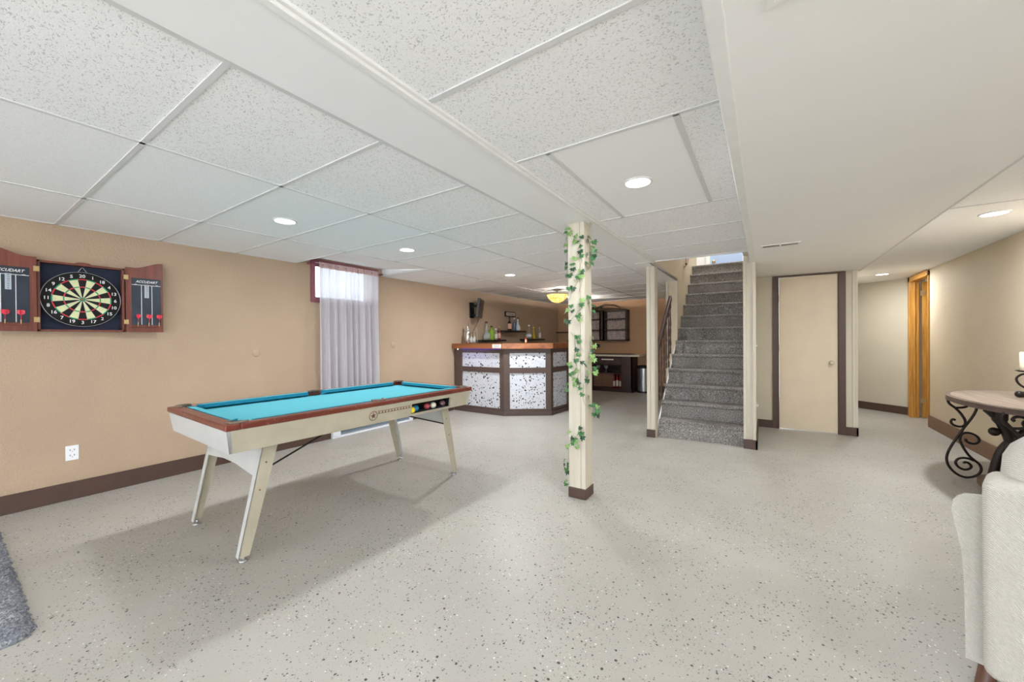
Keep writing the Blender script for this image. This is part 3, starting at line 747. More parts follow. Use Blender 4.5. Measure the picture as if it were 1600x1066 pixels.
for sy in (-1, 1):
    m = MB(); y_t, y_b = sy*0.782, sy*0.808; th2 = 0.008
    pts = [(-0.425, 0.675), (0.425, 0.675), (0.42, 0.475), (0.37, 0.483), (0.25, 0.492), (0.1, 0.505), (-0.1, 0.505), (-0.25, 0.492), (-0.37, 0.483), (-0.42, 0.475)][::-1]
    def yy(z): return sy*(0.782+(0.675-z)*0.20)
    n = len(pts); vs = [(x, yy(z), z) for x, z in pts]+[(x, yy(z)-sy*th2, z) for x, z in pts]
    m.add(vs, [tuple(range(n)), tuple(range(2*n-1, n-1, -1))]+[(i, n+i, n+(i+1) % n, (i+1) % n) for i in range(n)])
    m.build('end_panel', 'lit_end', PT)
    m = MB()
    for sx in (-1, 1): MB().tube([(sx*0.40, sy*0.79, 0.50), (sx*0.36, sy*0.28, 0.674)], 0.006, 8).build('brace_rod', 'iron', PT)
# emblem on the right apron
def AP(y, z): return Matrix.Translation((xs_at(z, 1)+0.0006, y, z)) @ Matrix.Rotation(math.radians(-9.4), 4, 'Y').inverted() @ YZ
mb = MB(); ec = (-0.075, 0.735)
T = AP(*ec)
n = 32; ro, ri = 0.036, 0.031
vs = [(ro*math.cos(2*PI*k/n), ro*math.sin(2*PI*k/n), 0) for k in range(n)]+[(ri*math.cos(2*PI*k/n), ri*math.sin(2*PI*k/n), 0) for k in range(n)]
mb.add(vs, [(k, (k+1) % n, n+(k+1) % n, n+k) for k in range(n)], 0, False, T)
st = []
for k in range(10):
    a = PI/2+k*PI/5+0.12; r_ = 0.027 if k % 2 == 0 else 0.010; st.append((r_*math.cos(a), r_*math.sin(a), 0))
mb.add(st+[(0, 0, 0)], [(k, (k+1) % 10, 10) for k in range(10)], 0, False, T)
y0 = ec[0]+0.037; y1 = sy0-0.01
for k in range(2):
    z_ = 0.744+0.018*k
    mb.add([(0, 0, 0), (y1-y0, 0, 0), (y1-y0, 0.0035, 0), (0, 0.0035, 0)], [(0, 1, 2, 3)], 0, False, AP(y0, z_))
for k in range(11):
    u = y0+(y1-y0)*(k+0.2)/11; mb.add([(0, 0, 0), (0.011, 0, 0), (0.008, 0.014, 0), (0.002, 0.014, 0)], [(0, 1, 2, 3)], 0, False, AP(u, 0.747))
mb.build('printed_emblem', 'emblem', PT)
# balls resting in the tray
R_ = 0.0275
def to_world(x, y, z): return PT.matrix_basis @ Vector((x, y, z))
for (yl, mk, lb, xx) in ((0.306, 'yellow', 'yellow pool ball at the left end of the side tray', xo+0.012), (0.380, 'blue', 'blue pool ball in the pool table side tray', xo-0.028),
                     (0.505, 'red', 'dull red pool ball in the middle of the side tray', xo-0.028), (0.572, 'ivory', 'ivory cue ball in the pool table side tray', xo-0.020), (0.695, 'maroon', 'dark maroon ball at the far right end of the side tray', xo-0.03)):
    p = to_world(xx, yl, sz0+R_)
    tag(MB().sphere((0, 0, 0), R_, 24).build('pool_ball', mk, loc=tuple(p)), lb, 'pool ball', 'pool balls in the side tray')

# ------------------------------------------------------------------ pillar with ivy
pl = thing('pillar', 'square cream painted wooden post wrapped with ivy in mid room', 'pillar', (-1.272, 2.965, 0))
pl['label'] = 'square cream painted post with dark base block, wound with ivy'
MB().box((-0.070, -0.074, 0.0), (0.064, 0.074, C-0.012)).build('post_core', 'cream_post', pl)
mb = MB()
mb.box((-0.072, -0.080, 0.085), (0.030, -0.074, C-0.012)).box((0.034, -0.080, 0.085), (0.070, -0.074, C-0.012)).box((0.064, -0.074, 0.085), (0.070, 0.075, C-0.012))
mb.build('casing_boards', 'cream_post', pl, bevel=0.0025)
MB().box((-0.080, -0.086, 0), (0.076, 0.086, 0.085)).build('base_block', 'dbrown', pl, bevel=0.008)
LEAVES = [(-1.332,2.872,2.201,0),(-1.382,2.93,2.196,2),(-1.265,2.872,2.128,0),(-1.276,2.872,2.088,0),(-1.21,2.872,2.114,0),(-1.198,2.964,2.133,1),(-1.221,2.872,2.044,0),(-1.227,2.872,1.999,0),(-1.198,3.046,2.065,1),(-1.141,2.97,2.079,3),(-1.198,2.921,1.984,1),(-1.151,2.97,2.091,3),(-1.384,2.93,1.934,2),(-1.383,2.93,2.036,2),(-1.383,2.93,2.137,2),(-1.271,2.872,1.953,0),(-1.198,2.906,1.914,1),(-1.152,2.97,1.971,3),(-1.146,2.97,2.017,3),(-1.289,2.872,1.867,0),(-1.211,2.872,1.839,0),(-1.323,2.872,1.819,0),(-1.379,2.93,1.832,2),(-1.245,2.872,1.801,0),(-1.324,2.872,1.715,0),(-1.29,2.872,1.712,0),(-1.198,2.979,2.262,1),(-1.163,2.97,1.952,3),(-1.222,2.872,1.845,0),(-1.198,2.942,1.639,1),(-1.208,2.872,1.613,0),(-1.155,2.97,1.571,3),(-1.308,2.872,1.568,0),(-1.297,2.872,1.526,0),(-1.247,2.872,1.487,0),(-1.231,2.872,1.451,0),(-1.393,2.93,1.528,2),(-1.337,2.872,1.439,0),(-1.399,2.93,1.459,2),(-1.254,2.872,1.317,0),(-1.237,2.872,1.281,0),(-1.198,3.02,1.312,1),(-1.151,2.97,1.244,3),(-1.26,2.872,1.214,0),(-1.243,2.872,1.173,0),(-1.198,3.003,1.164,1),(-1.168,2.97,1.202,3),(-1.216,2.872,1.112,0),(-1.198,2.933,1.109,1),(-1.198,2.867,1.092,1),(-1.317,2.872,1.078,0),(-1.328,2.872,1.098,0),(-1.267,2.872,1.049,0),(-1.158,2.97,1.129,3),(-1.142,2.97,1.062,3),(-1.317,2.872,1.015,0),(-1.198,2.932,1.031,1),(-1.147,2.97,1.02,3),(-1.278,2.872,0.975,0),(-1.245,2.872,0.946,0),(-1.267,2.872,0.966,0),(-1.198,2.865,0.995,1),(-1.234,2.872,0.906,0),(-1.38,2.93,0.922,2),(-1.38,2.93,0.879,2),(-1.198,2.942,0.796,1),(-1.198,2.929,0.829,1),(-1.127,2.97,0.751,3),(-1.149,2.97,0.765,3),(-1.155,2.97,0.686,3),(-1.122,2.97,0.679,3),(-1.332,2.872,0.543,0),(-1.236,2.872,0.586,0),(-1.22,2.872,0.547,0),(-1.287,2.872,0.486,0),(-1.276,2.872,0.477,0),(-1.304,2.872,0.494,0),(-1.383,2.93,0.396,2),(-1.35,2.872,0.425,0),(-1.414,2.93,0.278,2),(-1.396,2.93,0.205,2),(-1.385,2.93,0.186,2),(-1.397,2.93,0.114,2),(-1.384,2.93,0.256,2)]
iv = thing('ivy_garland', 'trailing artificial ivy wound around the cream post', 'ivy', (-1.272, 2.965, 0))
fol = MB(); lr = random.Random(5)
LP = [(0, -0.1), (0.28, -0.42), (0.95, -0.30), (0.62, 0.12), (0.78, 0.62), (0.30, 0.50), (0, 1.15), (-0.30, 0.50), (-0.78, 0.62), (-0.62, 0.12), (-0.95, -0.30), (-0.28, -0.42)]
rl = random.Random(21)
for (x, y, z, k) in list(LEAVES):
    if rl.random() < 0.45:
        if k == 0: LEAVES.append((min(-1.215, max(-1.335, x+rl.uniform(-0.03, 0.03))), y, z-rl.uniform(0.03, 0.05), 0))
        elif k == 1: LEAVES.append((x, min(3.03, max(2.90, y+rl.uniform(-0.03, 0.03))), z-rl.uniform(0.03, 0.05), 1))
        else: LEAVES.append((x, y, z-rl.uniform(0.03, 0.045), k))
for (x, y, z, k) in LEAVES:
    s = lr.uniform(0.024, 0.034)
    nrm = {0: (0, -1, 0.3), 1: (1, 0, 0.3), 2: (-0.6, -1, 0.2), 3: (0.8, -0.7, 0.2)}[k]
    nv = (Vector(nrm)+Vector((lr.uniform(-.5, .5), lr.uniform(-.5, .5), lr.uniform(-.3, .4)))).normalized()
    dn = Vector((lr.uniform(-0.7, 0.7), lr.uniform(-0.3, 0.3), -1)); dn = (dn-nv*dn.dot(nv)).normalized(); sd = dn.cross(nv)
    off = {0: (0, -0.012, 0), 1: (0.014, 0, 0), 2: (0, 0, 0), 3: (0, 0, 0)}[k]
    c = Vector((x+1.272+off[0], y-2.965+off[1], z))
    vs = [c+sd*a*s+dn*b*s-nv*abs(a)*s*0.25 for a, b in LP]+[c+dn*0.2*s]
    mi = 1 if lr.random() < 0.22 else (2 if lr.random() < 0.3 else 0)
    fol.add(vs, [(i, (i+1) % 12, 12) for i in range(12)], mi)
fol.build('foliage', ['leaf', 'leaf_light', 'leaf_dark'], iv, kind='stuff')
st = MB(); loc = [(x+1.272, y-2.965, z, k) for x, y, z, k in LEAVES]
def strand(pts, r=0.0016):
    P_ = []
    for i in range(len(pts)-1):
        a, b = Vector(pts[i]), Vector(pts[i+1])
        for j in range(5):
            t = j/5; P_.append(a.lerp(b, t)+Vector((0.004*math.sin(i*3+j), 0.0, 0.004*math.cos(i*2+j))))
    P_.append(Vector(pts[-1])); st.tube(P_, r, 5)
fy = -0.086; rx = 0.077
strand([(-0.06, fy, 2.22), (-0.01, fy, 2.12), (0.045, fy, 2.04), (0.05, fy, 1.92), (0.03, fy, 1.80), (-0.02, fy, 1.70), (-0.055, fy, 1.62), (-0.085, -0.04, 1.52)])
strand([(rx, -0.05, 2.20), (rx, 0.02, 2.08), (rx+0.01, 0.06, 1.98), (rx, 0.02, 1.88), (0.055, fy, 1.78), (0.03, fy, 1.68)])
strand([(rx, 0.03, 1.60), (0.05, fy, 1.55), (0.0, fy, 1.50), (-0.05, fy, 1.45), (-0.085, -0.05, 1.40), (-0.04, fy, 1.34), (0.02, fy, 1.27), (0.06, fy, 1.20), (rx+0.005, 0.0, 1.12), (rx+0.01, 0.05, 1.02)])
strand([(-0.02, fy, 1.34), (-0.005, fy, 1.22), (-0.02, fy, 1.12), (0.02, fy, 1.02), (0.0, fy, 0.92), (0.01, fy, 0.86)])
strand([(rx+0.01, 0.04, 1.15), (rx, 0.0, 1.0), (0.06, fy, 0.94), (0.055, fy, 0.84), (0.07, fy, 0.78), (rx+0.015, 0.02, 0.70), (rx+0.02, 0.03, 0.62)])
strand([(0.03, fy, 0.56), (-0.01, fy, 0.50), (-0.06, fy, 0.46), (-0.09, -0.04, 0.42), (-0.10, -0.03, 0.34), (-0.10, -0.03, 0.18)])
strand([(-0.10, -0.03, 2.18), (-0.10, -0.03, 1.95), (-0.085, -0.05, 1.78)])
strand([(0.10, 0.0, 2.10), (0.11, 0.0, 1.95)])
st.build('vine_stem', 'stem', iv)

# ------------------------------------------------------------------ post beside the stairs
sp = thing('stair_post', 'cream wooden post standing at the left foot of the carpeted stairs', 'post', (-1.235, 5.27, 0))
MB().box((-0.052, -0.07, 0), (0.048, 0.07, C-0.012)).build('post_core', 'cream_post', sp)
MB().box((-0.058, -0.080, 0.10), (-0.012, -0.070, C-0.012)).box((-0.008, -0.080, 0.10), (0.040, -0.070, C-0.012)).build('casing_boards', 'cream_post', sp, bevel=0.003)
MB().box((-0.064, -0.088, 0), (0.045, 0.08, 0.10)).build('base_block', 'dbrown', sp, bevel=0.006)

# ------------------------------------------------------------------ stairs
RI, TR, Y0 = 0.210, 0.2487, 5.377
stz = thing('staircase', 'straight grey carpeted stairs rising between cream posts', 'stairs', (-0.68, Y0, 0))
for i in range(13):
    xl = (-1.182 if i == 0 else -1.205 if i < 5 else -1.192)+0.68; xr = -0.202+0.68
    y = TR*i; z = RI*(i+1); m = MB()
    yend = y+TR+0.02 if i < 12 else y+0.62
    fr = 0.075 if i == 0 else 0.012
    zb_ = 0.0 if i == 0 else z-RI-0.10
    m2 = []
    # profile in yz : riser leaning slightly, rounded nosing
    prof = [(y+(-fr if i == 0 else 0.008), zb_), (y+(-fr*0.4 if i == 0 else 0.004), z-0.045), (y-0.016, z-0.036), (y-0.022, z-0.018), (y-0.016, z-0.004), (y-0.002, z), (yend, z), (yend, zb_)]
    n = len(prof); vs = [(xl, a, b) for a, b in prof]+[(xr, a, b) for a, b in prof]
    m.add(vs, [tuple(range(n)), tuple(range(2*n-1, n-1, -1))]+[(k, k+n, (k+1) % n+n, (k+1) % n) for k in range(n)])
    m.build('step', 'carpet', stz)
m = MB()
sl = [(0.08, 0.0), (0.62, 0.0), (0.62+0.0, 0.62), (0.08, 0.16)]
m.prism([(0.0, 0.0), (1.35, 0.0), (1.35, 1.18), (0.0, 0.04)], -0.548, -0.53, 0, Matrix(((0, 0, 1, 0), (1, 0, 0, 0), (0, 1, 0, 0), (0, 0, 0, 1))))
m.build('stringer', 'white', stz)
# railing
rg = thing('stair_railing', 'dark turned-spindle railing along the lower left of the stairs', 'railing', (-1.245, 5.35, 0))
ra, rb = Vector((0, 0.015, 0.938)), Vector((0, 1.14, 1.945))
MB().bar(ra, rb, 0.045, 0.085).build('handrail', 'dbrown', rg, bevel=0.012)
for k, yv in enumerate((0.13, 0.30, 0.47, 0.64, 0.81, 0.98, 1.12)):
    stepz = RI*max(0, min(13, math.floor((yv+5.35-Y0)/TR)+1)); top = 0.925+(yv/1.14)*1.02-0.04; Lh = top-stepz
    prof = [(0.014, 0), (0.014, 0.10*Lh), (0.008, 0.13*Lh), (0.018, 0.18*Lh), (0.011, 0.30*Lh), (0.015, 0.45*Lh), (0.009, 0.50*Lh), (0.017, 0.55*Lh), (0.011, 0.70*Lh), (0.008, 0.84*Lh), (0.017, 0.88*Lh), (0.014, 0.92*Lh), (0.014, Lh)]
    MB().lathe(prof, (0.0, yv, stepz), 12).build('baluster', 'dbrown', rg)
hr = thing('wall_handrail', 'short dark wall-mounted handrail high in the stairwell', 'handrail', (-1.195, 7.45, 2.72))
MB().tube([(0.055, -0.12, -0.12), (0.055, -0.05, -0.05), (0.055, 0.9, 0.75)], 0.02, 10).build('handrail', 'brown', hr)
MB().tube([(0.0, -0.02, -0.16), (0.035, -0.02, -0.13), (0.055, -0.02, -0.04)], 0.009, 8).lathe([(0.025, 0), (0.025, 0.006)], (0, 0, 0), 14, 0, Matrix.Translation((0, -0.02, -0.16)) @ YZ).build('bracket', 'brass', hr)
# door on the landing
dd = thing('door_3', None, None, (-0.645, 8.99, 2.73), kind='structure')
MB().box((-0.29, -0.03, 0.0), (0.29, 0.0, 2.03)).build('door_slab', 'blue_door', dd)
MB().box((-0.37, -0.045, 0), (-0.29, 0.01, 2.10)).box((0.29, -0.045, 0), (0.34, 0.01, 2.10)).box((-0.37, -0.045, 2.03), (0.34, 0.01, 2.10)).build('door_frame', 'white', dd)
MB().sphere((-0.22, -0.07, 0.14), 0.035, 16).lathe([(0.01, 0), (0.01, 0.05)], (0, 0, 0), 10, 0, Matrix.Translation((-0.22, -0.02, 0.14)) @ XZ).build('door_knob', 'brass', dd)
ul = thing('stairwell_fill_lamp', 'added flush white lamp, unseen on the ceiling at the stair top', 'ceiling light', (-0.65, 7.9, 5.0))
MB().lathe([(0.17, 0), (0.17, -0.03), (0.14, -0.07), (0.0, -0.09)], (0, 0, 0), 24).build('shade', 'lens', ul)  # added lamp standing in for daylight upstairs
area('stairwell_fill_light', (0, 0, -0.12), (0, 0, 0), 0.5, 0.5, 26, (0.97, 0.98, 1.0), 'DISK', ul)

# ------------------------------------------------------------------ cream door with brown casing
dr = thing('door_2', None, None, (0.50, 6.65, 0), kind='structure')
MB().box((-0.322, -0.010, 0.012), (0.318, 0.02, 2.135)).build('door_slab', 'cream_door', dr, bevel=0.002)
MB().box((-0.40, -0.022, 0), (-0.335, 0.0, 2.168)).box((0.330, -0.022, 0), (0.40, 0.0, 2.168)).box((-0.335, -0.022, 2.142), (0.330, 0.0, 2.168)).box((-0.335, -0.03, 0), (-0.324, 0.02, 2.142)).box((0.320, -0.03, 0), (0.330, 0.02, 2.142)).build('door_frame', 'dbrown', dr, bevel=0.003)
kn = MB().lathe([(0.028, 0), (0.028, 0.006), (0.012, 0.010), (0.011, 0.028), (0.024, 0.036), (0.027, 0.048), (0.020, 0.060), (0, 0.063)], (0, 0, 0), 20, 0, Matrix.Translation((0.255, -0.010, 0.955)) @ XZ)
kn.build('door_knob', 'cream_post', dr)
for z in (1.85, 1.15, 0.35): MB().tube([(-0.325, -0.016, z-0.045), (-0.325, -0.016, z+0.045)], 0.007, 8).build('hinge', 'cream_post', dr)

# oak door in the hall
od = thing('door_4', None, None, (XR, 8.28, 0), kind='structure')
mb = MB()
mb.box((-0.02, -0.42, 0), (0.078, -0.405, 2.24)).box((-0.02, 0.36, 0), (0.078, 0.42, 2.24)).box((-0.02, -0.42, 2.17), (0.078, 0.42, 2.24)).box((-0.035, 0.36, 0), (-0.02, 0.44, 2.25)).box((-0.035, -0.42, 2.17), (-0.02, 0.44, 2.25)).box((0.015, 0.345, 0), (0.035, 0.36, 2.17))
mb.build('door_frame', 'oak', od, bevel=0.004)
T = Matrix.Translation((0.112, 0.350, 0)) @ Matrix.Rotation(math.radians(87), 4, 'Z')
slabd = MB().box((0.0, -0.72, 0.015), (0.035, -0.0, 2.16), 0, T).build('door_slab', 'oak', od)
for z in (1.98, 0.28): MB().box((-0.006, -0.03, z-0.04), (0.0, 0.02, z+0.04), 0, T).build('hinge', 'brass', od)

# wall plates on the stair wall edge
sw = thing('light_switch', 'cream switch plate on the side of the right stair wall', 'light switch', (-0.085, 5.45, 1.20))
MB().box((0, -0.035, -0.058), (0.006, 0.035, 0.058)).build('cover_plate', 'cream_post', sw, bevel=0.002)
MB().box((0.006, -0.006, -0.012), (0.016, 0.006, 0.012)).build('toggle', 'plate', sw)
sw = thing('wall_outlet', 'small socket plate low on the side of the right stair wall', 'outlet', (-0.085, 5.53, 0.47))
MB().box((0, -0.035, -0.05), (0.006, 0.035, 0.05)).build('cover_plate', 'cream_post', sw, bevel=0.002)
MB().box((0.006, -0.014, -0.012), (0.024, 0.014, 0.016)).build('plug', 'plate', sw)

# ------------------------------------------------------------------ vents
def vent(x0, x1, y0, y1, label, slats):
    v = thing('ceiling_vent', label, 'vent', ((x0+x1)/2, (y0+y1)/2, SOF), group='air registers in the white soffit')
    hx, hy = (x1-x0)/2, (y1-y0)/2; b = 0.018
    MB().box((-hx-b, -hy-b, -0.006), (hx+b, -hy, 0)).box((-hx-b, hy, -0.006), (hx+b, hy+b, 0)).box((-hx-b, -hy, -0.006), (-hx, hy, 0)).box((hx, -hy, -0.006), (hx+b, hy, 0)).box((-0.006, -hy, -0.007), (0.006, hy, 0)).build('frame', 'white_trim', v)
    MB().box((-hx, -hy, -0.0015), (hx, hy, -0.0005)).build('duct_opening', 'slot', v)
    m = MB()
    for k in range(slats):
        y = -hy+2*hy*(k+0.5)/slats; m.box((-hx, y-0.003, -0.006), (hx, y+0.003, -0.002))
    m.build('slats', 'nickel', v); return v
vent(-0.005, 0.265, 4.365, 4.445, 'narrow white air register in the soffit near the stairs', 6)
vent(0.025, 0.30, 1.00, 1.20, 'larger white air register in the soffit at the upper picture edge', 9)

# ------------------------------------------------------------------ recessed lights
def downlight(x, y, z, label, r=0.072, watts=SPOT_W, first=[None], power=1.0):
    if first[0] is None:
        d = thing('recessed_light', label, 'ceiling light', group='round recessed ceiling lights')
        MB().lathe([(r+0.014, 0), (r+0.014, -0.004), (r+0.004, -0.009), (r, -0.006), (r, 0)], (0, 0, 0), 36).build('trim_ring', 'white_trim', d)
        MB().lathe([(r, -0.0055), (r*0.5, -0.0065), (0, -0.0065)], (0, 0, 0), 36).build('lens', 'lens', d)
        area('recessed_light_lamp', (0, 0, -0.011), (0, 0, 0), 2*r, 2*r, watts, (0.965, 0.985, 1.0), 'DISK', d)
        first[0] = d
    else: d = copy_tree(first[0]); d['label'] = label
    d.location = (x, y, z)
    if power != 1.0:
        for ch in d.children:
            if ch.type == 'LIGHT': ch.data = ch.data.copy(); ch.data.energy = watts*power
    return d
downlight(-3.20, 1.57, C+0.005, 'recessed ceiling light nearest the dartboard, above the pool table', power=0.5)
downlight(-3.17, 2.80, C+0.005, 'second recessed ceiling light along the left side, out from the window', power=0.55)
downlight(-3.16, 4.76, C+0.005, 'third recessed ceiling light along the left side, in front of the bar', power=1.7)
downlight(-0.645, 2.40, C+0.005, 'bright recessed light in the smooth square tile right of the pillar')
downlight(1.51, 4.59, C+0.005, 'recessed light above the hall passage beside the cream right wall', power=1.25)
downlight(1.52, 8.06, C+0.005, 'small far recessed light in the hall near the oak door', power=0.75)
for x, y in ((-3.2, -1.5), (-0.645, -1.2), (1.51, -1.2), (1.51, 1.7)):  # extra recessed lights added out of view for brightness
    dl_ = downlight(x, y, C+0.005, 'added recessed ceiling light, unseen behind the camera')
    for ch in dl_.children:
        if ch.type == 'LIGHT': ch.data = ch.data.copy(); ch.data.energy = 4.0
l = area('side_room_fill', (2.8, 8.5, C), (0, 0, 0), 0.3, 0.3, 12, (1, 0.9, 0.75), 'DISK'); l.data.energy = 1.5  # added light without a fixture for the side room

# dome lamp over the bar
dm = thing('dome_lamp', 'amber glass bowl lamp hanging under the ceiling by the bar', 'ceiling light', (-3.36, 6.72, C))
MB().lathe([(0.085, 0), (0.085, -0.010), (0.05, -0.022), (0.015, -0.030), (0.008, -0.035), (0.008, -0.20)], (0, 0, 0), 24).build('canopy', 'nickel', dm)
bw = MB().lathe([(0.205, -0.092), (0.198, -0.12), (0.165, -0.175), (0.11, -0.225), (0.05, -0.252), (0.0, -0.258)], (0, 0, 0), 40)
bw.lathe([(0.0, -0.250), (0.05, -0.245), (0.105, -0.218), (0.158, -0.17), (0.190, -0.118), (0.199, -0.092)], (0, 0, 0), 40)
bw.build('glass_bowl', 'amber', dm)
MB().lathe([(0.212, -0.098), (0.214, -0.092), (0.200, -0.088)], (0, 0, 0), 40).lathe([(0.008, -0.26), (0.013, -0.27), (0.0, -0.285)], (0, 0, 0), 12).build('metal_rim', 'nickel', dm)
pt = bpy.data.lights.new('dome_bulb', 'POINT'); pt.energy = 62; pt.color = (1, 0.93, 0.84); pt.shadow_soft_size = 0.05
po = bpy.data.objects.new('dome_bulb', pt); COL.objects.link(po); po.parent = dm; po.location = (0.06, 0, -0.12)
dm2 = copy_tree(dm); dm2.location = (-3.52, 8.30, C)  # extra bowl lamp added out of sight to light the end wall
for ch in dm2.children:
    if ch.type == 'LIGHT': ch.data = ch.data.copy(); ch.data.energy = 125
dm2['label'] = 'added second amber glass bowl lamp, unseen behind the cream pillar'

# ------------------------------------------------------------------ bar
bar = thing('home_bar', 'angled home bar with white speckled panels in dark brown frames', 'bar', (-3.9, 5.33, 0))
ox, oy = -3.9, 5.33
path = [(-4.775, 5.33), (-3.678, 5.33), (-3.021, 5.785), (-2.965, 7.05)]
segs = list(zip(path[:-1], path[1:]))
def seg_T(p, q):
    d = Vector((q[0]-p[0], q[1]-p[1], 0)); L = d.length; d.normalize(); n = Vector((d.y, -d.x, 0))   # outward
    T = Matrix(((d.x, -n.x, 0, p[0]-ox), (d.y, -n.y, 0, p[1]-oy), (0, 0, 1, 0), (0, 0, 0, 1)))
    return T, L
for si, (p, q) in enumerate(segs):
    T, L = seg_T(p, q); m = MB()
    cols = [(0.17, L-0.085)] if si == 0 else [(0.10, L-0.09)] if si == 1 else [(0.07, L/2-0.04), (L/2+0.03, L-0.05)]
    m.box((0, 0.03, 0), (L, 0.06, 1.137), 0, T)                          # backing
    m.box((-0.01, -0.012, 0), (L+0.01, 0.03, 0.075), 0, T)             # kick board
    m.box((0, 0, 0.075), (L, 0.03, 0.115), 0, T).box((0, 0, 1.064), (L, 0.03, 1.137), 0, T).box((0, 0, 0.724), (L, 0.03, 0.815), 0, T)
    edges = [0]+[e for c in cols for e in c]+[L]
    for k in range(0, len(edges), 2): m.box((edges[k], -0.003, 0.075), (edges[k+1], 0.03, 1.137), 0, T)
    m.build('frame', 'bar_brown', bar, bevel=0.004)
    for (a, b) in cols:
        MB().box((a, 0.018, 0.115), (b, 0.031, 0.724), 0, T).build('lower_panel', 'terrazzo', bar)
        MB().box((a, 0.018, 0.815), (b, 0.031, 1.064), 0, T).build('upper_panel', 'terrazzo', bar)
# counter: outline offset outwards, 0.5 m deep
outer = [(-4.79, 5.265), (-3.66, 5.265), (-2.955, 5.755), (-2.90, 7.08)]; inner = [(-3.36, 7.08), (-3.40, 6.02), (-3.85, 5.72), (-4.79, 5.72)]
poly = [(x-ox, y-oy) for x, y in outer+inner]
MB().prism(poly, 1.138, 1.228).build('countertop', 'bar_top', bar, bevel=0.012, seg=3)
MB().box((-4.79-ox, 5.33-oy, 0.2), (-4.70-ox, 5.44-oy, 1.137)).build('end_bracket', 'bar_brown', bar, bevel=0.01)
MB().box((-4.60-ox, -0.022, 1.130), (-3.72-ox, -0.012, 1.1375)).build('led_strip', 'violet', bar)
MB().sphere((-4.66-ox, -0.045, 1.125), 0.010, 12).build('led_dot', 'white_led', bar)
mb = MB().box((-0.09, -0.0685, 1.150), (0.09, -0.0655, 1.215), 0)
for k, wd in ((0, 0.13), (1, 0.10), (2, 0.12)): mb.box((-wd/2, -0.070, 1.198-k*0.016), (wd/2, -0.0684, 1.203-k*0.016), 1)
mb.build('sticker', ['label', 'slot'], bar, loc=(-3.775-ox, 0, 0))
l = area('bar_led_light', (-4.3, 5.29, 1.125), (0, 0, 0), 0.6, 0.02, 0.2, (0.32, 0.22, 1.0))

# ------------------------------------------------------------------ bottles
BOTTLE = {
 'round': [(0.0, 0), (0.050, 0), (0.055, 0.01), (0.056, 0.10), (0.040, 0.155), (0.017, 0.185), (0.015, 0.26), (0.017, 0.27)],
 'tall': [(0.0, 0), (0.034, 0), (0.037, 0.008), (0.037, 0.17), (0.030, 0.20), (0.014, 0.235), (0.0135, 0.285), (0.015, 0.29)],
 'square': [(0.0, 0), (0.042, 0), (0.045, 0.008), (0.045, 0.15), (0.036, 0.165), (0.015, 0.175), (0.014, 0.215), (0.016, 0.22)],
 'bulb': [(0.0, 0), (0.040, 0), (0.052, 0.02), (0.056, 0.06), (0.045, 0.10), (0.022, 0.14), (0.015, 0.20), (0.015, 0.25), (0.017, 0.255)],
}
def bottle(kind, h, x, y, z, mat, cap, lab, label, group, cat='bottle', name='bottle', wide=1.0):
    pr = BOTTLE[kind]; H0 = pr[-1][1]; k = (h*0.90)/H0
    b = thing(name, label, cat, (x, y, z), 0, group)
    MB().lathe([(r*k*wide, zz*k) for r, zz in pr], (0, 0, 0), 20).build('glass_body', mat, b)
    rr_ = pr[-1][0]*k*wide
    MB().lathe([(rr_+0.002, H0*k-0.002), (rr_+0.002, h), (0, h)], (0, 0, 0), 14).build('cap', cap, b)
    if lab:
        rb = max(r for r, _ in pr)*k*wide+0.001; za, zb2 = [zz for r, zz in pr if r > 0.8*max(q for q, _ in pr)][0]*k+0.02*k, [zz for r, zz in pr if r > 0.8*max(q for q, _ in pr)][-1]*k
        MB().lathe([(rb, za+0.1*(zb2-za)), (rb, za+0.8*(zb2-za))], (0, 0, 0), 20).build('label', lab, b)
    return b
def wall_shelf(y0, y1, z, label):
    m = MB().box((0, 0, -0.035), (0.20, y1-y0, 0)).build('wall_shelf', 'shelf_black', loc=(XL, y0, z), bevel=0.003)
    return tag(m, label, 'shelf', 'black floating shelves behind the bar')
wall_shelf(5.97, 6.78, 1.290, 'black floating shelf nearest the television, holding a green bottle')
wall_shelf(6.72, 7.60, 1.490, 'higher black floating shelf under the small sign')
wall_shelf(7.62, 8.50, 1.300, 'farthest black floating shelf, holding three light bottles')
G1 = 'bottles on the shelf nearest the television'; bxx = -4.68
bottle('bulb', 0.37, bxx, 6.18, 1.290, 'clear', 'red_cap', None, 'big clear round bottle with dark red stopper on the lower shelf', G1, wide=1.05)
bottle('square', 0.285, bxx, 6.345, 1.290, 'green_glass', 'black', None, 'bright green bottle with black cap on the lower shelf', G1, wide=1.25)
bottle('square', 0.235, bxx, 6.50, 1.290, 'clear', 'plate', 'label', 'short clear bottle between the green and the amber bottle', G1)
bottle('tall', 0.275, bxx, 6.625, 1.290, 'rose_glass', 'brass', 'label_pink', 'slim bottle with pinkish orange label at shelf end', G1)
G2 = 'bottles on the higher shelf'
bottle('tall', 0.30, bxx, 7.02, 1.490, 'dark_glass', 'black', 'label_pink', 'dark wine bottle with pale pink label on the higher shelf', G2, wide=1.2)
bottle('tall', 0.285, bxx, 7.215, 1.490, 'blue_glass', 'milk', None, 'blue glass bottle in the middle of the higher shelf', G2, wide=1.25)
bottle('bulb', 0.30, bxx, 7.36, 1.490, 'milk', 'black', None, 'frosted white bottle with dark cap on the higher shelf', G2)
G3 = 'bottles on the farthest shelf'
bottle('bulb', 0.335, bxx, 7.85, 1.300, 'clear', 'plate', 'milk', 'clear bottle with white cap at left of the farthest shelf', G3, wide=1.1)
bottle('bulb', 0.295, bxx, 8.07, 1.300, 'yellow_glass', 'yellow', None, 'yellow liquor bottle in the middle of the farthest shelf', G3)
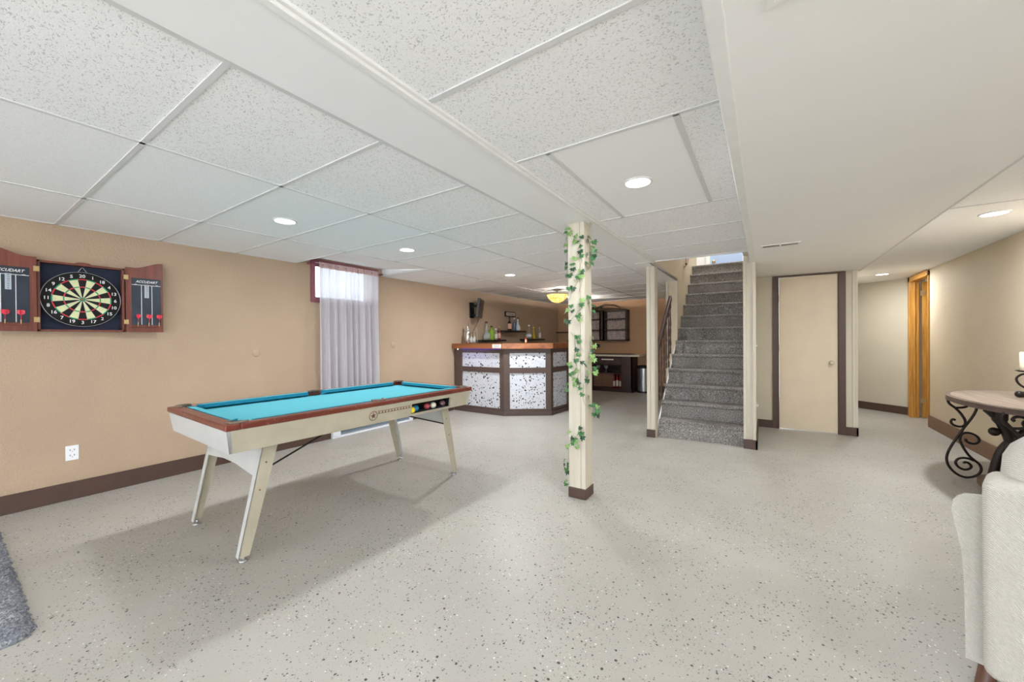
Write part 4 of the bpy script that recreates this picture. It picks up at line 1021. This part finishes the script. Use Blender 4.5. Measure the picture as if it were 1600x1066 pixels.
bottle('tall', 0.29, bxx, 8.38, 1.300, 'clear', 'label_pink', 'label', 'slim clear bottle at the right end of the farthest shelf', G3)
bottle('tall', 0.125, -3.40, 5.60, 1.228, 'rose_glass', 'black', 'label_pink', 'tiny bottle standing alone on the bar counter', None, wide=1.2)
bottle('tall', 0.36, -4.60, 5.50, 1.228, 'chrome', 'chrome', None, 'tall silver cocktail shaker bottle on the left end of the bar', None, 'cocktail shaker', 'cocktail_shaker', wide=1.15)
gr = thing('glass_rack', 'wire rack with hanging stem glasses beside the silver shaker', 'rack', (-4.48, 5.52, 1.228))
m = MB()
for s in (-0.05, 0.05): m.tube([(s, 0.05, 0.004), (s, 0.05, 0.22), (s*0.6, 0.05, 0.28), (0, 0.05, 0.30)], 0.0035, 6)
m.tube([(-0.05, 0.05, 0.004), (-0.05, -0.05, 0.004), (0.05, -0.05, 0.004), (0.05, 0.05, 0.004)], 0.0035, 6).tube([(-0.06, 0.05, 0.2), (-0.06, -0.05, 0.2)], 0.003, 6).tube([(0.06, 0.05, 0.2), (0.06, -0.05, 0.2)], 0.003, 6)
m.build('wire_stand', 'nickel', gr)
for s in (-1, 1):
    MB().lathe([(0.028, 0.19), (0.004, 0.186), (0.004, 0.13), (0.030, 0.10), (0.034, 0.06), (0.028, 0.02)], (s*0.035, -0.02, 0), 18).build('stem_glass', 'clear', gr)
# sign above the higher shelf
sg = thing('wall_sign', 'small black framed bar sign on the wall above the higher shelf', 'sign', (XL, 7.20, 1.86))
MB().box((0, -0.20, -0.055), (0.03, 0.20, 0.055)).build('board', 'black', sg, bevel=0.003)
mb = MB().box((0.030, -0.17, -0.032), (0.032, 0.17, 0.034), 0)
for k in range(9): mb.box((0.0322, -0.145+k*0.033, -0.015), (0.0330, -0.145+k*0.033+0.022, 0.018), 1)
mb.build('lettering', ['label', 'twig'], sg)

# ------------------------------------------------------------------ television
tv = thing('television', 'small black flat television seen edge-on, on a wall arm above the bar', 'television', (XL, 5.86, 1.87))
MB().box((0, -0.07, -0.15), (0.02, 0.05, 0.15)).box((0.02, -0.02, 0.06), (0.18, 0.01, 0.10)).box((0.02, -0.02, -0.12), (0.18, 0.01, -0.08)).box((0.15, -0.035, -0.12), (0.18, 0.02, 0.12)).build('wall_bracket', 'black', tv)
T = Matrix.Translation((0.20, -0.03, 0.02)) @ Matrix.Rotation(math.radians(27), 4, 'Z') @ Matrix.Rotation(math.radians(8), 4, 'Y')
Tb = T
MB().box((0, -0.20, -0.17), (0.045, 0.24, 0.19), 0, Tb).build('housing', 'black', tv, bevel=0.004)
MB().box((0.045, -0.185, -0.155), (0.047, 0.225, 0.175), 0, Tb).build('screen', 'screen', tv)
MB().tube([(0.22, -0.03, -0.14), (0.12, -0.01, -0.30), (0.03, 0.0, -0.42), (0.012, 0.01, -0.60)], 0.005, 6).build('cable', 'black', tv)

# ------------------------------------------------------------------ back bar on the far wall
bb = thing('back_bar_cabinet', 'dark back bar cabinet with open shelf and pale countertop by the far wall', 'cabinet', (-3.3, 9.4, 0))
X0, X1 = -0.9, 0.68
def bx_(m, x0, x1, y0, y1, z0, z1, mi=0): m.box((x0, y0, z0), (x1, y1, z1), mi)
m = MB(); yf, yb = -0.25, 0.24
bx_(m, X0, X1, yf+0.02, yb, 0.0, 0.06); bx_(m, X0, X1, yb-0.02, yb, 0.06, 0.86)
for x in (X0, -0.34, 0.42, X1-0.03): bx_(m, x, x+0.03, yf, yb, 0.06, 0.86)
bx_(m, X0, X1, yf, yb, 0.06, 0.09); bx_(m, -0.34, 0.45, yf, yb, 0.44, 0.46); bx_(m, -0.34, 0.45, yf, yb, 0.64, 0.66); bx_(m, X0, X1, yf, yb, 0.84, 0.86)
bx_(m, 0.45, X1, yf, yf+0.02, 0.09, 0.84); bx_(m, X0, -0.34, yf, yf+0.02, 0.09, 0.84)
m.build('carcass', 'espresso', bb)
d = MB(); bx_(d, -0.31, 0.42, yf-0.015, yf, 0.665, 0.835); d.build('drawer', 'espresso', bb, bevel=0.003)
d = MB(); bx_(d, -0.06, 0.24, yf-0.022, yf-0.015, 0.77, 0.80); d.build('drawer_label', 'label', bb)
d = MB(); bx_(d, -0.31, 0.20, yf+0.10, yf+0.12, 0.10, 0.43); d.build('crate_panel', 'brown', bb)
d = MB(); bx_(d, X0-0.02, X1+0.19, yf-0.05, yb, 0.862, 0.905); d.build('countertop', 'cream_post', bb, bevel=0.004)
d = MB(); bx_(d, X0-0.02, 0.62, yf+0.05, yb, 0.905, 0.918); d.build('bar_mat', 'espresso', bb)
for k in range(2):
    MB().lathe([(0.05, 0.005), (0.008, 0.012), (0.008, 0.08), (0.05, 0.12), (0.055, 0.17)], (-0.18+0.2*k, yf+0.08, 0.46), 14).build('wine_glass', 'clear', bb)
for k, (xx, hh) in enumerate(((0.22, 0.33), (0.295, 0.37), (0.37, 0.34))):
    bottle('tall', hh, -3.3+xx, 9.23, 0.091, 'rose_glass', 'red_cap', 'label', ['left of the three dark red bottles in the back bar cabinet', 'middle, tallest of the three dark red bottles in the back bar cabinet', 'right of the three dark red bottles in the back bar cabinet'][k], 'dark red bottles in the back bar cabinet', wide=0.72)
wc = thing('wall_cabinet', 'dark open wall cabinet with stone-look back above the back bar', 'cabinet', (-3.45, 9.65, 1.24))
m = MB(); w0, w1, Hc = -0.72, 0.60, 0.77
for x in (w0, -0.06, 0.03, w1-0.0): m.box((x, -0.26, 0), (x+0.035, -0.001, Hc))
m.box((-0.06, -0.26, 0), (0.065, -0.235, Hc))
for z in (0, 0.26, 0.53, Hc-0.03): m.box((w0, -0.26, z), (w1+0.035, -0.001, z+0.03))
m.build('carcass', 'espresso', wc)
MB().box((w0+0.035, -0.02, 0.03), (w1, -0.002, Hc-0.03)).build('back_panel', 'stone', wc)
m = MB()
for k in range(6): m.tube([(0.12+0.07*k, -0.18, 0.53), (0.12+0.07*k, -0.18, 0.505)], 0.012, 6)
m.build('glass_hooks', 'black', wc)
br = MB(); rb_ = random.Random(2)
br.tube([(-0.75, 0, 0.05), (-0.45, 0.0, 0.04), (-0.30, 0, 0.08), (-0.10, 0, 0.16), (0.15, 0, 0.13), (0.32, 0, 0.03)], [0.02, 0.03, 0.025, 0.02, 0.018, 0.01], 8)
br.tube([(-0.4, 0.02, 0.03), (0.0, 0.02, 0.05), (0.3, 0.0, 0.03), (0.45, 0, 0.015)], [0.02, 0.022, 0.015, 0.008], 8).tube([(-0.35, -0.02, 0.06), (-0.2, -0.03, 0.02), (0.1, -0.03, 0.03)], 0.015, 8)
bo = thing('driftwood_branch', 'dry arched branch with leaves lying on top of the wall cabinet', 'branch', (-3.30, 9.50, 2.01))
br.build('branch', 'twig', bo)
m = MB()
for k in range(26):
    c = Vector((rb_.uniform(-0.75, -0.15), rb_.uniform(-0.06, 0.04), rb_.uniform(0.02, 0.12))); s = 0.035
    a = rb_.uniform(0, 6.28); e1 = Vector((math.cos(a), 0.3, math.sin(a))).normalized(); e2 = Vector((-math.sin(a), 0.2, math.cos(a))).normalized()
    m.add([c-e1*s, c-e2*s*0.6, c+e1*s, c+e2*s*0.6], [(0, 1, 2, 3)])
m.build('leaves', 'leaf_dark', bo)
# small shelf on the far wall beside the corner
s_ = MB().box((-0.17, -0.18, -0.03), (0.17, 0, 0)).build('wall_shelf', 'shelf_black', loc=(-4.62, YE, 1.49), bevel=0.003)
tag(s_, 'small black shelf on the far wall in the corner left of the pillar', 'shelf')
s_ = thing('faucet_bottle', 'small black bottle on a ledge near the corner behind the bar', 'bottle', (-4.40, 9.52, 1.19))
s_['label'] = 'small squat black bottle behind the bar, seen just left of the pillar'
MB().lathe([(0, 0), (0.05, 0), (0.05, 0.06), (0.02, 0.09), (0.02, 0.13), (0, 0.13)], (0, 0, 0), 14).build('body', 'black', s_)
ledge = MB().box((-0.25, -0.25, -1.19), (0.24, 0.12, 0)).build('corner_counter', 'espresso', loc=(-4.53, 9.52, 1.19))
tag(ledge, 'dark tall corner counter behind the bar by the far wall', 'counter')
sk = thing('wall_outlet', 'dark socket plate on the far wall between counter and wall cabinet', 'outlet', (-3.66, YE, 1.11))
MB().box((-0.07, -0.008, -0.045), (0.07, 0, 0.045)).build('cover_plate', 'espresso', sk)
MB().box((-0.045, -0.014, -0.02), (-0.015, -0.008, 0.02)).box((0.015, -0.014, -0.02), (0.045, -0.008, 0.02)).build('socket_slots', 'black', sk)
tc = thing('trash_can', 'round steel step bin with black lid beside the back bar cabinet', 'trash can', (-2.41, 9.42, 0))
MB().lathe([(0.158, 0.04), (0.160, 0.58)], (0, 0, 0), 32).build('body', 'steel', tc)
MB().lathe([(0.162, 0.58), (0.162, 0.61), (0.13, 0.645), (0.0, 0.655)], (0, 0, 0), 32).build('lid', 'black', tc)
MB().lathe([(0.165, 0), (0.165, 0.04)], (0, 0, 0), 32).box((-0.03, -0.20, 0.01), (0.03, -0.15, 0.025)).build('base_ring', 'black', tc)

# ------------------------------------------------------------------ rug
rx0, rx1, ry0, ry1 = -4.42, -2.70, -1.95, 0.255
m = MB(); nx, ny = 90, 110; vs = []; rr = random.Random(9)
for j in range(ny+1):
    for i in range(nx+1):
        u, v = i/nx, j/ny; e = min(u, 1-u, v, 1-v); edge = i in (0, nx) or j in (0, ny)
        z = 0.002 if edge else 0.018+rr.uniform(0, 0.016)*min(1, e*40+0.3)
        jx = rr.uniform(-0.008, 0.008); jy = rr.uniform(-0.008, 0.008)
        x = rx0+(rx1-rx0)*u+jx; y = ry0+(ry1-ry0)*v+jy
        # rounded corner
        dx, dy = (1-u)*(rx1-rx0), (1-v)*(ry1-ry0)
        if dx < 0.07 and dy < 0.07: x -= (0.07-dx)*(0.07-dy)*4; y -= (0.07-dx)*(0.07-dy)*4
        vs.append((x-rx0, y-ry0, z))
m.add(vs, [(j*(nx+1)+i, j*(nx+1)+i+1, (j+1)*(nx+1)+i+1, (j+1)*(nx+1)+i) for j in range(ny) for i in range(nx)], 0, True)
rg_ = m.build('shag_rug', 'rug', loc=(rx0, ry0, 0.0), subsurf=0)
tag(rg_, 'grey shag rug on the floor at the lower left', 'rug')

# ------------------------------------------------------------------ console table with scrolled iron legs
ct = thing('console_table', 'console table with weathered wood top and scrolled iron legs by the right wall', 'table', (1.62, 4.80, 0))
def bez(pts, n=6):
    out = []; P_ = [Vector(p) for p in pts]
    for i in range(len(P_)-1):
        p0 = P_[max(i-1, 0)]; p1 = P_[i]; p2 = P_[i+1]; p3 = P_[min(i+2, len(P_)-1)]
        for k in range(n):
            t = k/n; out.append(0.5*((2*p1)+(-p0+p2)*t+(2*p0-5*p1+4*p2-p3)*t*t+(-p0+3*p1-3*p2+p3)*t**3))
    out.append(P_[-1]); return out
top = []
# outline of top (local): flat back at wall side, rounded ends bulging to the room
nb = 40
for k in range(nb+1):
    a = -PI/2+PI*k/nb   # end arcs mixed into a boat shape
outline = bez([(0.33, -0.82, 0), (0.10, -0.80, 0), (-0.16, -0.66, 0), (-0.28, -0.35, 0), (-0.30, 0.0, 0), (-0.27, 0.18, 0), (-0.20, 0.38, 0), (-0.06, 0.58, 0), (0.14, 0.70, 0), (0.33, 0.73, 0)], 6)
po_ = [(p.x, p.y) for p in outline][::-1]
MB().prism(po_, 0.745, 0.785).build('table_edge', 'table_edge', ct, bevel=0.008, seg=3)
MB().prism([(x*0.93+0.01, y*0.95) for x, y in po_], 0.785, 0.788).build('table_top', 'table_wood', ct)
SC = 6.272
def tr(x, y):   # traced drawing -> scroll plane metres (width 0.36, height 0.745)
    return ((x-30)/330*0.215-0.215, (965-y)/(965-115)*0.745)
curves = [
 [(315, 115), (320, 215), (300, 285), (255, 365), (200, 445), (145, 535), (90, 625), (45, 720), (32, 800), (60, 875), (125, 935), (200, 960), (275, 948), (335, 910), (358, 860), (340, 810), (290, 770), (240, 725), (190, 650), (160, 575), (180, 515), (240, 497), (310, 520), (340, 562), (310, 600), (255, 603), (215, 580), (222, 560)],
 [(290, 780), (250, 765), (190, 762), (140, 780), (118, 820), (145, 862), (200, 882), (250, 866), (265, 838), (240, 810), (205, 803), (200, 818)],
 [(70, 120), (45, 155), (58, 205), (115, 248), (170, 305), (210, 375), (200, 425), (150, 440), (95, 425), (74, 395), (92, 368), (116, 376)],
 [(120, 245), (180, 240), (228, 222), (240, 185), (200, 152), (145, 150), (120, 172), (135, 185)],
]
def scroll_leg(yc, flip=1, r=0.010):
    m = MB()
    for cv in curves:
        m.tube(bez([(tr(a, b)[0], yc, tr(a, b)[1]+0.012) for a, b in cv], 4), r, 8)
    m.build('scroll_leg', 'iron', ct)
scroll_leg(0.36); scroll_leg(-0.60)
# heavy centre support
m = MB()
m.tube(bez([(-0.02, -0.05, 0.745), (-0.03, -0.05, 0.62), (0.02, -0.05, 0.45), (0.01, -0.05, 0.25), (-0.05, -0.05, 0.08)], 5), [0.045]*6+[0.03]*15, 10)
m.tube(bez([(-0.10, -0.05, 0.70), (-0.02, -0.05, 0.60), (0.10, -0.05, 0.40), (0.16, -0.05, 0.10)], 5), 0.028, 10).tube(bez([(0.20, -0.05, 0.70), (0.12, -0.05, 0.56), (-0.02, -0.05, 0.38), (-0.08, -0.05, 0.10)], 5), 0.028, 10)
m.sphere((-0.06, -0.05, 0.52), 0.035, 14).sphere((0.12, -0.05, 0.60), 0.04, 14)
m.build('centre_support', 'iron', ct)
MB().prism([(0.07+0.20*math.cos(2*PI*k/40), -0.06+0.36*math.sin(2*PI*k/40)) for k in range(40)], 0.055, 0.085, 0, None, True).box((-0.05, -0.40, 0), (0.2, -0.34, 0.055)).box((-0.05, 0.2, 0), (0.2, 0.26, 0.055)).build('lower_shelf', 'brownwood', ct, bevel=0.01)
ch_ = thing('candle_holder', 'dark iron scrolled candle holder standing on the console table', 'candle holder', (1.755, 4.93, 0.788))
MB().tube([(0.0, 0, 0.028), (0.20, 0, 0.028)], 0.024, 12).sphere((0.0, 0, 0.028), 0.027, 12).tube([(0.08, -0.12, 0.012), (0.08, 0.12, 0.012)], 0.011, 8).build('base_bar', 'iron', ch_)
MB().tube(bez([(0.10, 0, 0.05), (0.05, 0, 0.07), (0.0, 0, 0.11), (-0.015, 0, 0.16), (0.02, 0, 0.195), (0.06, 0, 0.18), (0.055, 0, 0.15), (0.03, 0, 0.15)], 5), 0.008, 8).tube([(0.05, 0, 0.18), (0.05, 0, 0.215)], 0.008, 8).build('scroll', 'iron', ch_)
MB().lathe([(0.0, 0.213), (0.05, 0.213), (0.072, 0.222), (0.070, 0.226), (0, 0.222)], (0.05, 0, 0), 24).build('drip_plate', 'iron', ch_)
ca = thing('candle', 'thick ivory pillar candle on the iron candle holder', 'candle', (1.805, 4.93, 1.0125))
MB().lathe([(0.046, 0), (0.048, 0.004), (0.048, 0.148), (0.040, 0.152), (0, 0.146)], (0, 0, 0), 28).build('wax_body', 'wax', ca)
MB().tube([(0, 0, 0.145), (0.001, 0, 0.162)], 0.0015, 6).build('wick', 'black', ca)

# ------------------------------------------------------------------ armchair (seen from behind at the right edge)
ac = thing('armchair', 'cream herringbone armchair with flared arms seen from behind at the right edge', 'armchair', (1.140, 2.235, 0), math.radians(-22))
def cushion_box(a, b, r, name, par, T=None, sub=2):
    # rounded block: box with bevel
    return MB().box(a, b, 0, T).build(name, 'upholstery', par, bevel=r, seg=5)
# seat base and back
cushion_box((-0.36, -0.34, 0.14), (0.36, 0.42, 0.40), 0.03, 'seat_base', ac)
bkT = Matrix.Translation((0, -0.36, 0.12)) @ Matrix.Rotation(math.radians(3), 4, 'X')
m = MB().box((-0.385, -0.06, 0.0), (0.385, 0.10, 0.70), 0, bkT); m.build('backrest', 'upholstery', ac, bevel=0.035, seg=5)
# plump back pillow over the backrest
def blob(cx, cy, cz, sx, sy, sz, p=3.2, n=28):
    m = MB(); vs = []; fs = []
    for j in range(n//2+1):
        ph = -PI/2+PI*j/(n//2)
        for i in range(n):
            th_ = 2*PI*i/n
            def sg_(w, e): return math.copysign(abs(w)**e, w)
            e = 2/p
            vs.append((cx+sx*sg_(math.cos(ph), e)*sg_(math.cos(th_), e), cy+sy*sg_(math.cos(ph), e)*sg_(math.sin(th_), e), cz+sz*sg_(math.sin(ph), e)))
    for j in range(n//2):
        for i in range(n): fs.append((j*n+i, j*n+(i+1) % n, (j+1)*n+(i+1) % n, (j+1)*n+i))
    m.add(vs, fs, 0, True); return m
blob(0.0, -0.29, 0.80, 0.355, 0.14, 0.20, 3.2).build('back_pillow', 'upholstery', ac)
blob(0.0, 0.06, 0.46, 0.29, 0.34, 0.09, 4).build('seat_cushion', 'upholstery', ac)
# flared arms: profile in xz extruded along y
for s in (-1, 1):
    m = MB(); sts = [(-0.36, 1.0), (-0.33, 1.0), (-0.22, 0.86), (-0.08, 0.70), (0.08, 0.62), (0.30, 0.60), (0.42, 0.58)]
    prof = [(0.30, 0.13), (0.428, 0.13), (0.430, 0.30), (0.432, 0.42), (0.438, 0.52), (0.452, 0.60), (0.462, 0.66), (0.457, 0.700), (0.435, 0.724), (0.39, 0.731), (0.34, 0.722), (0.305, 0.69), (0.30, 0.62)]
    n = len(prof); vs = []
    for y, k in sts:
        for a, b in prof: vs.append((s*(a if b < 0.45 else 0.30+(a-0.30)*(0.7+0.3*k)), y, 0.13+(b-0.13)*k))
    fs = [(j*n+i, j*n+(i+1) % n, (j+1)*n+(i+1) % n, (j+1)*n+i) for j in range(len(sts)-1) for i in range(n)]
    m.add(vs, fs, 0, True).add(vs, [tuple(range(n)), tuple(range(len(vs)-1, len(vs)-n-1, -1))])
    m.build('arm', 'upholstery', ac, bevel=0.010, seg=3)
for sx in (-1, 1):
    for sy in (-1, 1):
        MB().tube([(sx*0.37, sy*0.30+0.04, 0.15), (sx*0.375, sy*0.315+0.04, 0.10), (sx*0.39, sy*0.35+0.04, 0.04), (sx*0.40, sy*0.38+0.04, 0.0)], [0.032, 0.030, 0.022, 0.016], 10).build('leg', 'brownwood', ac)
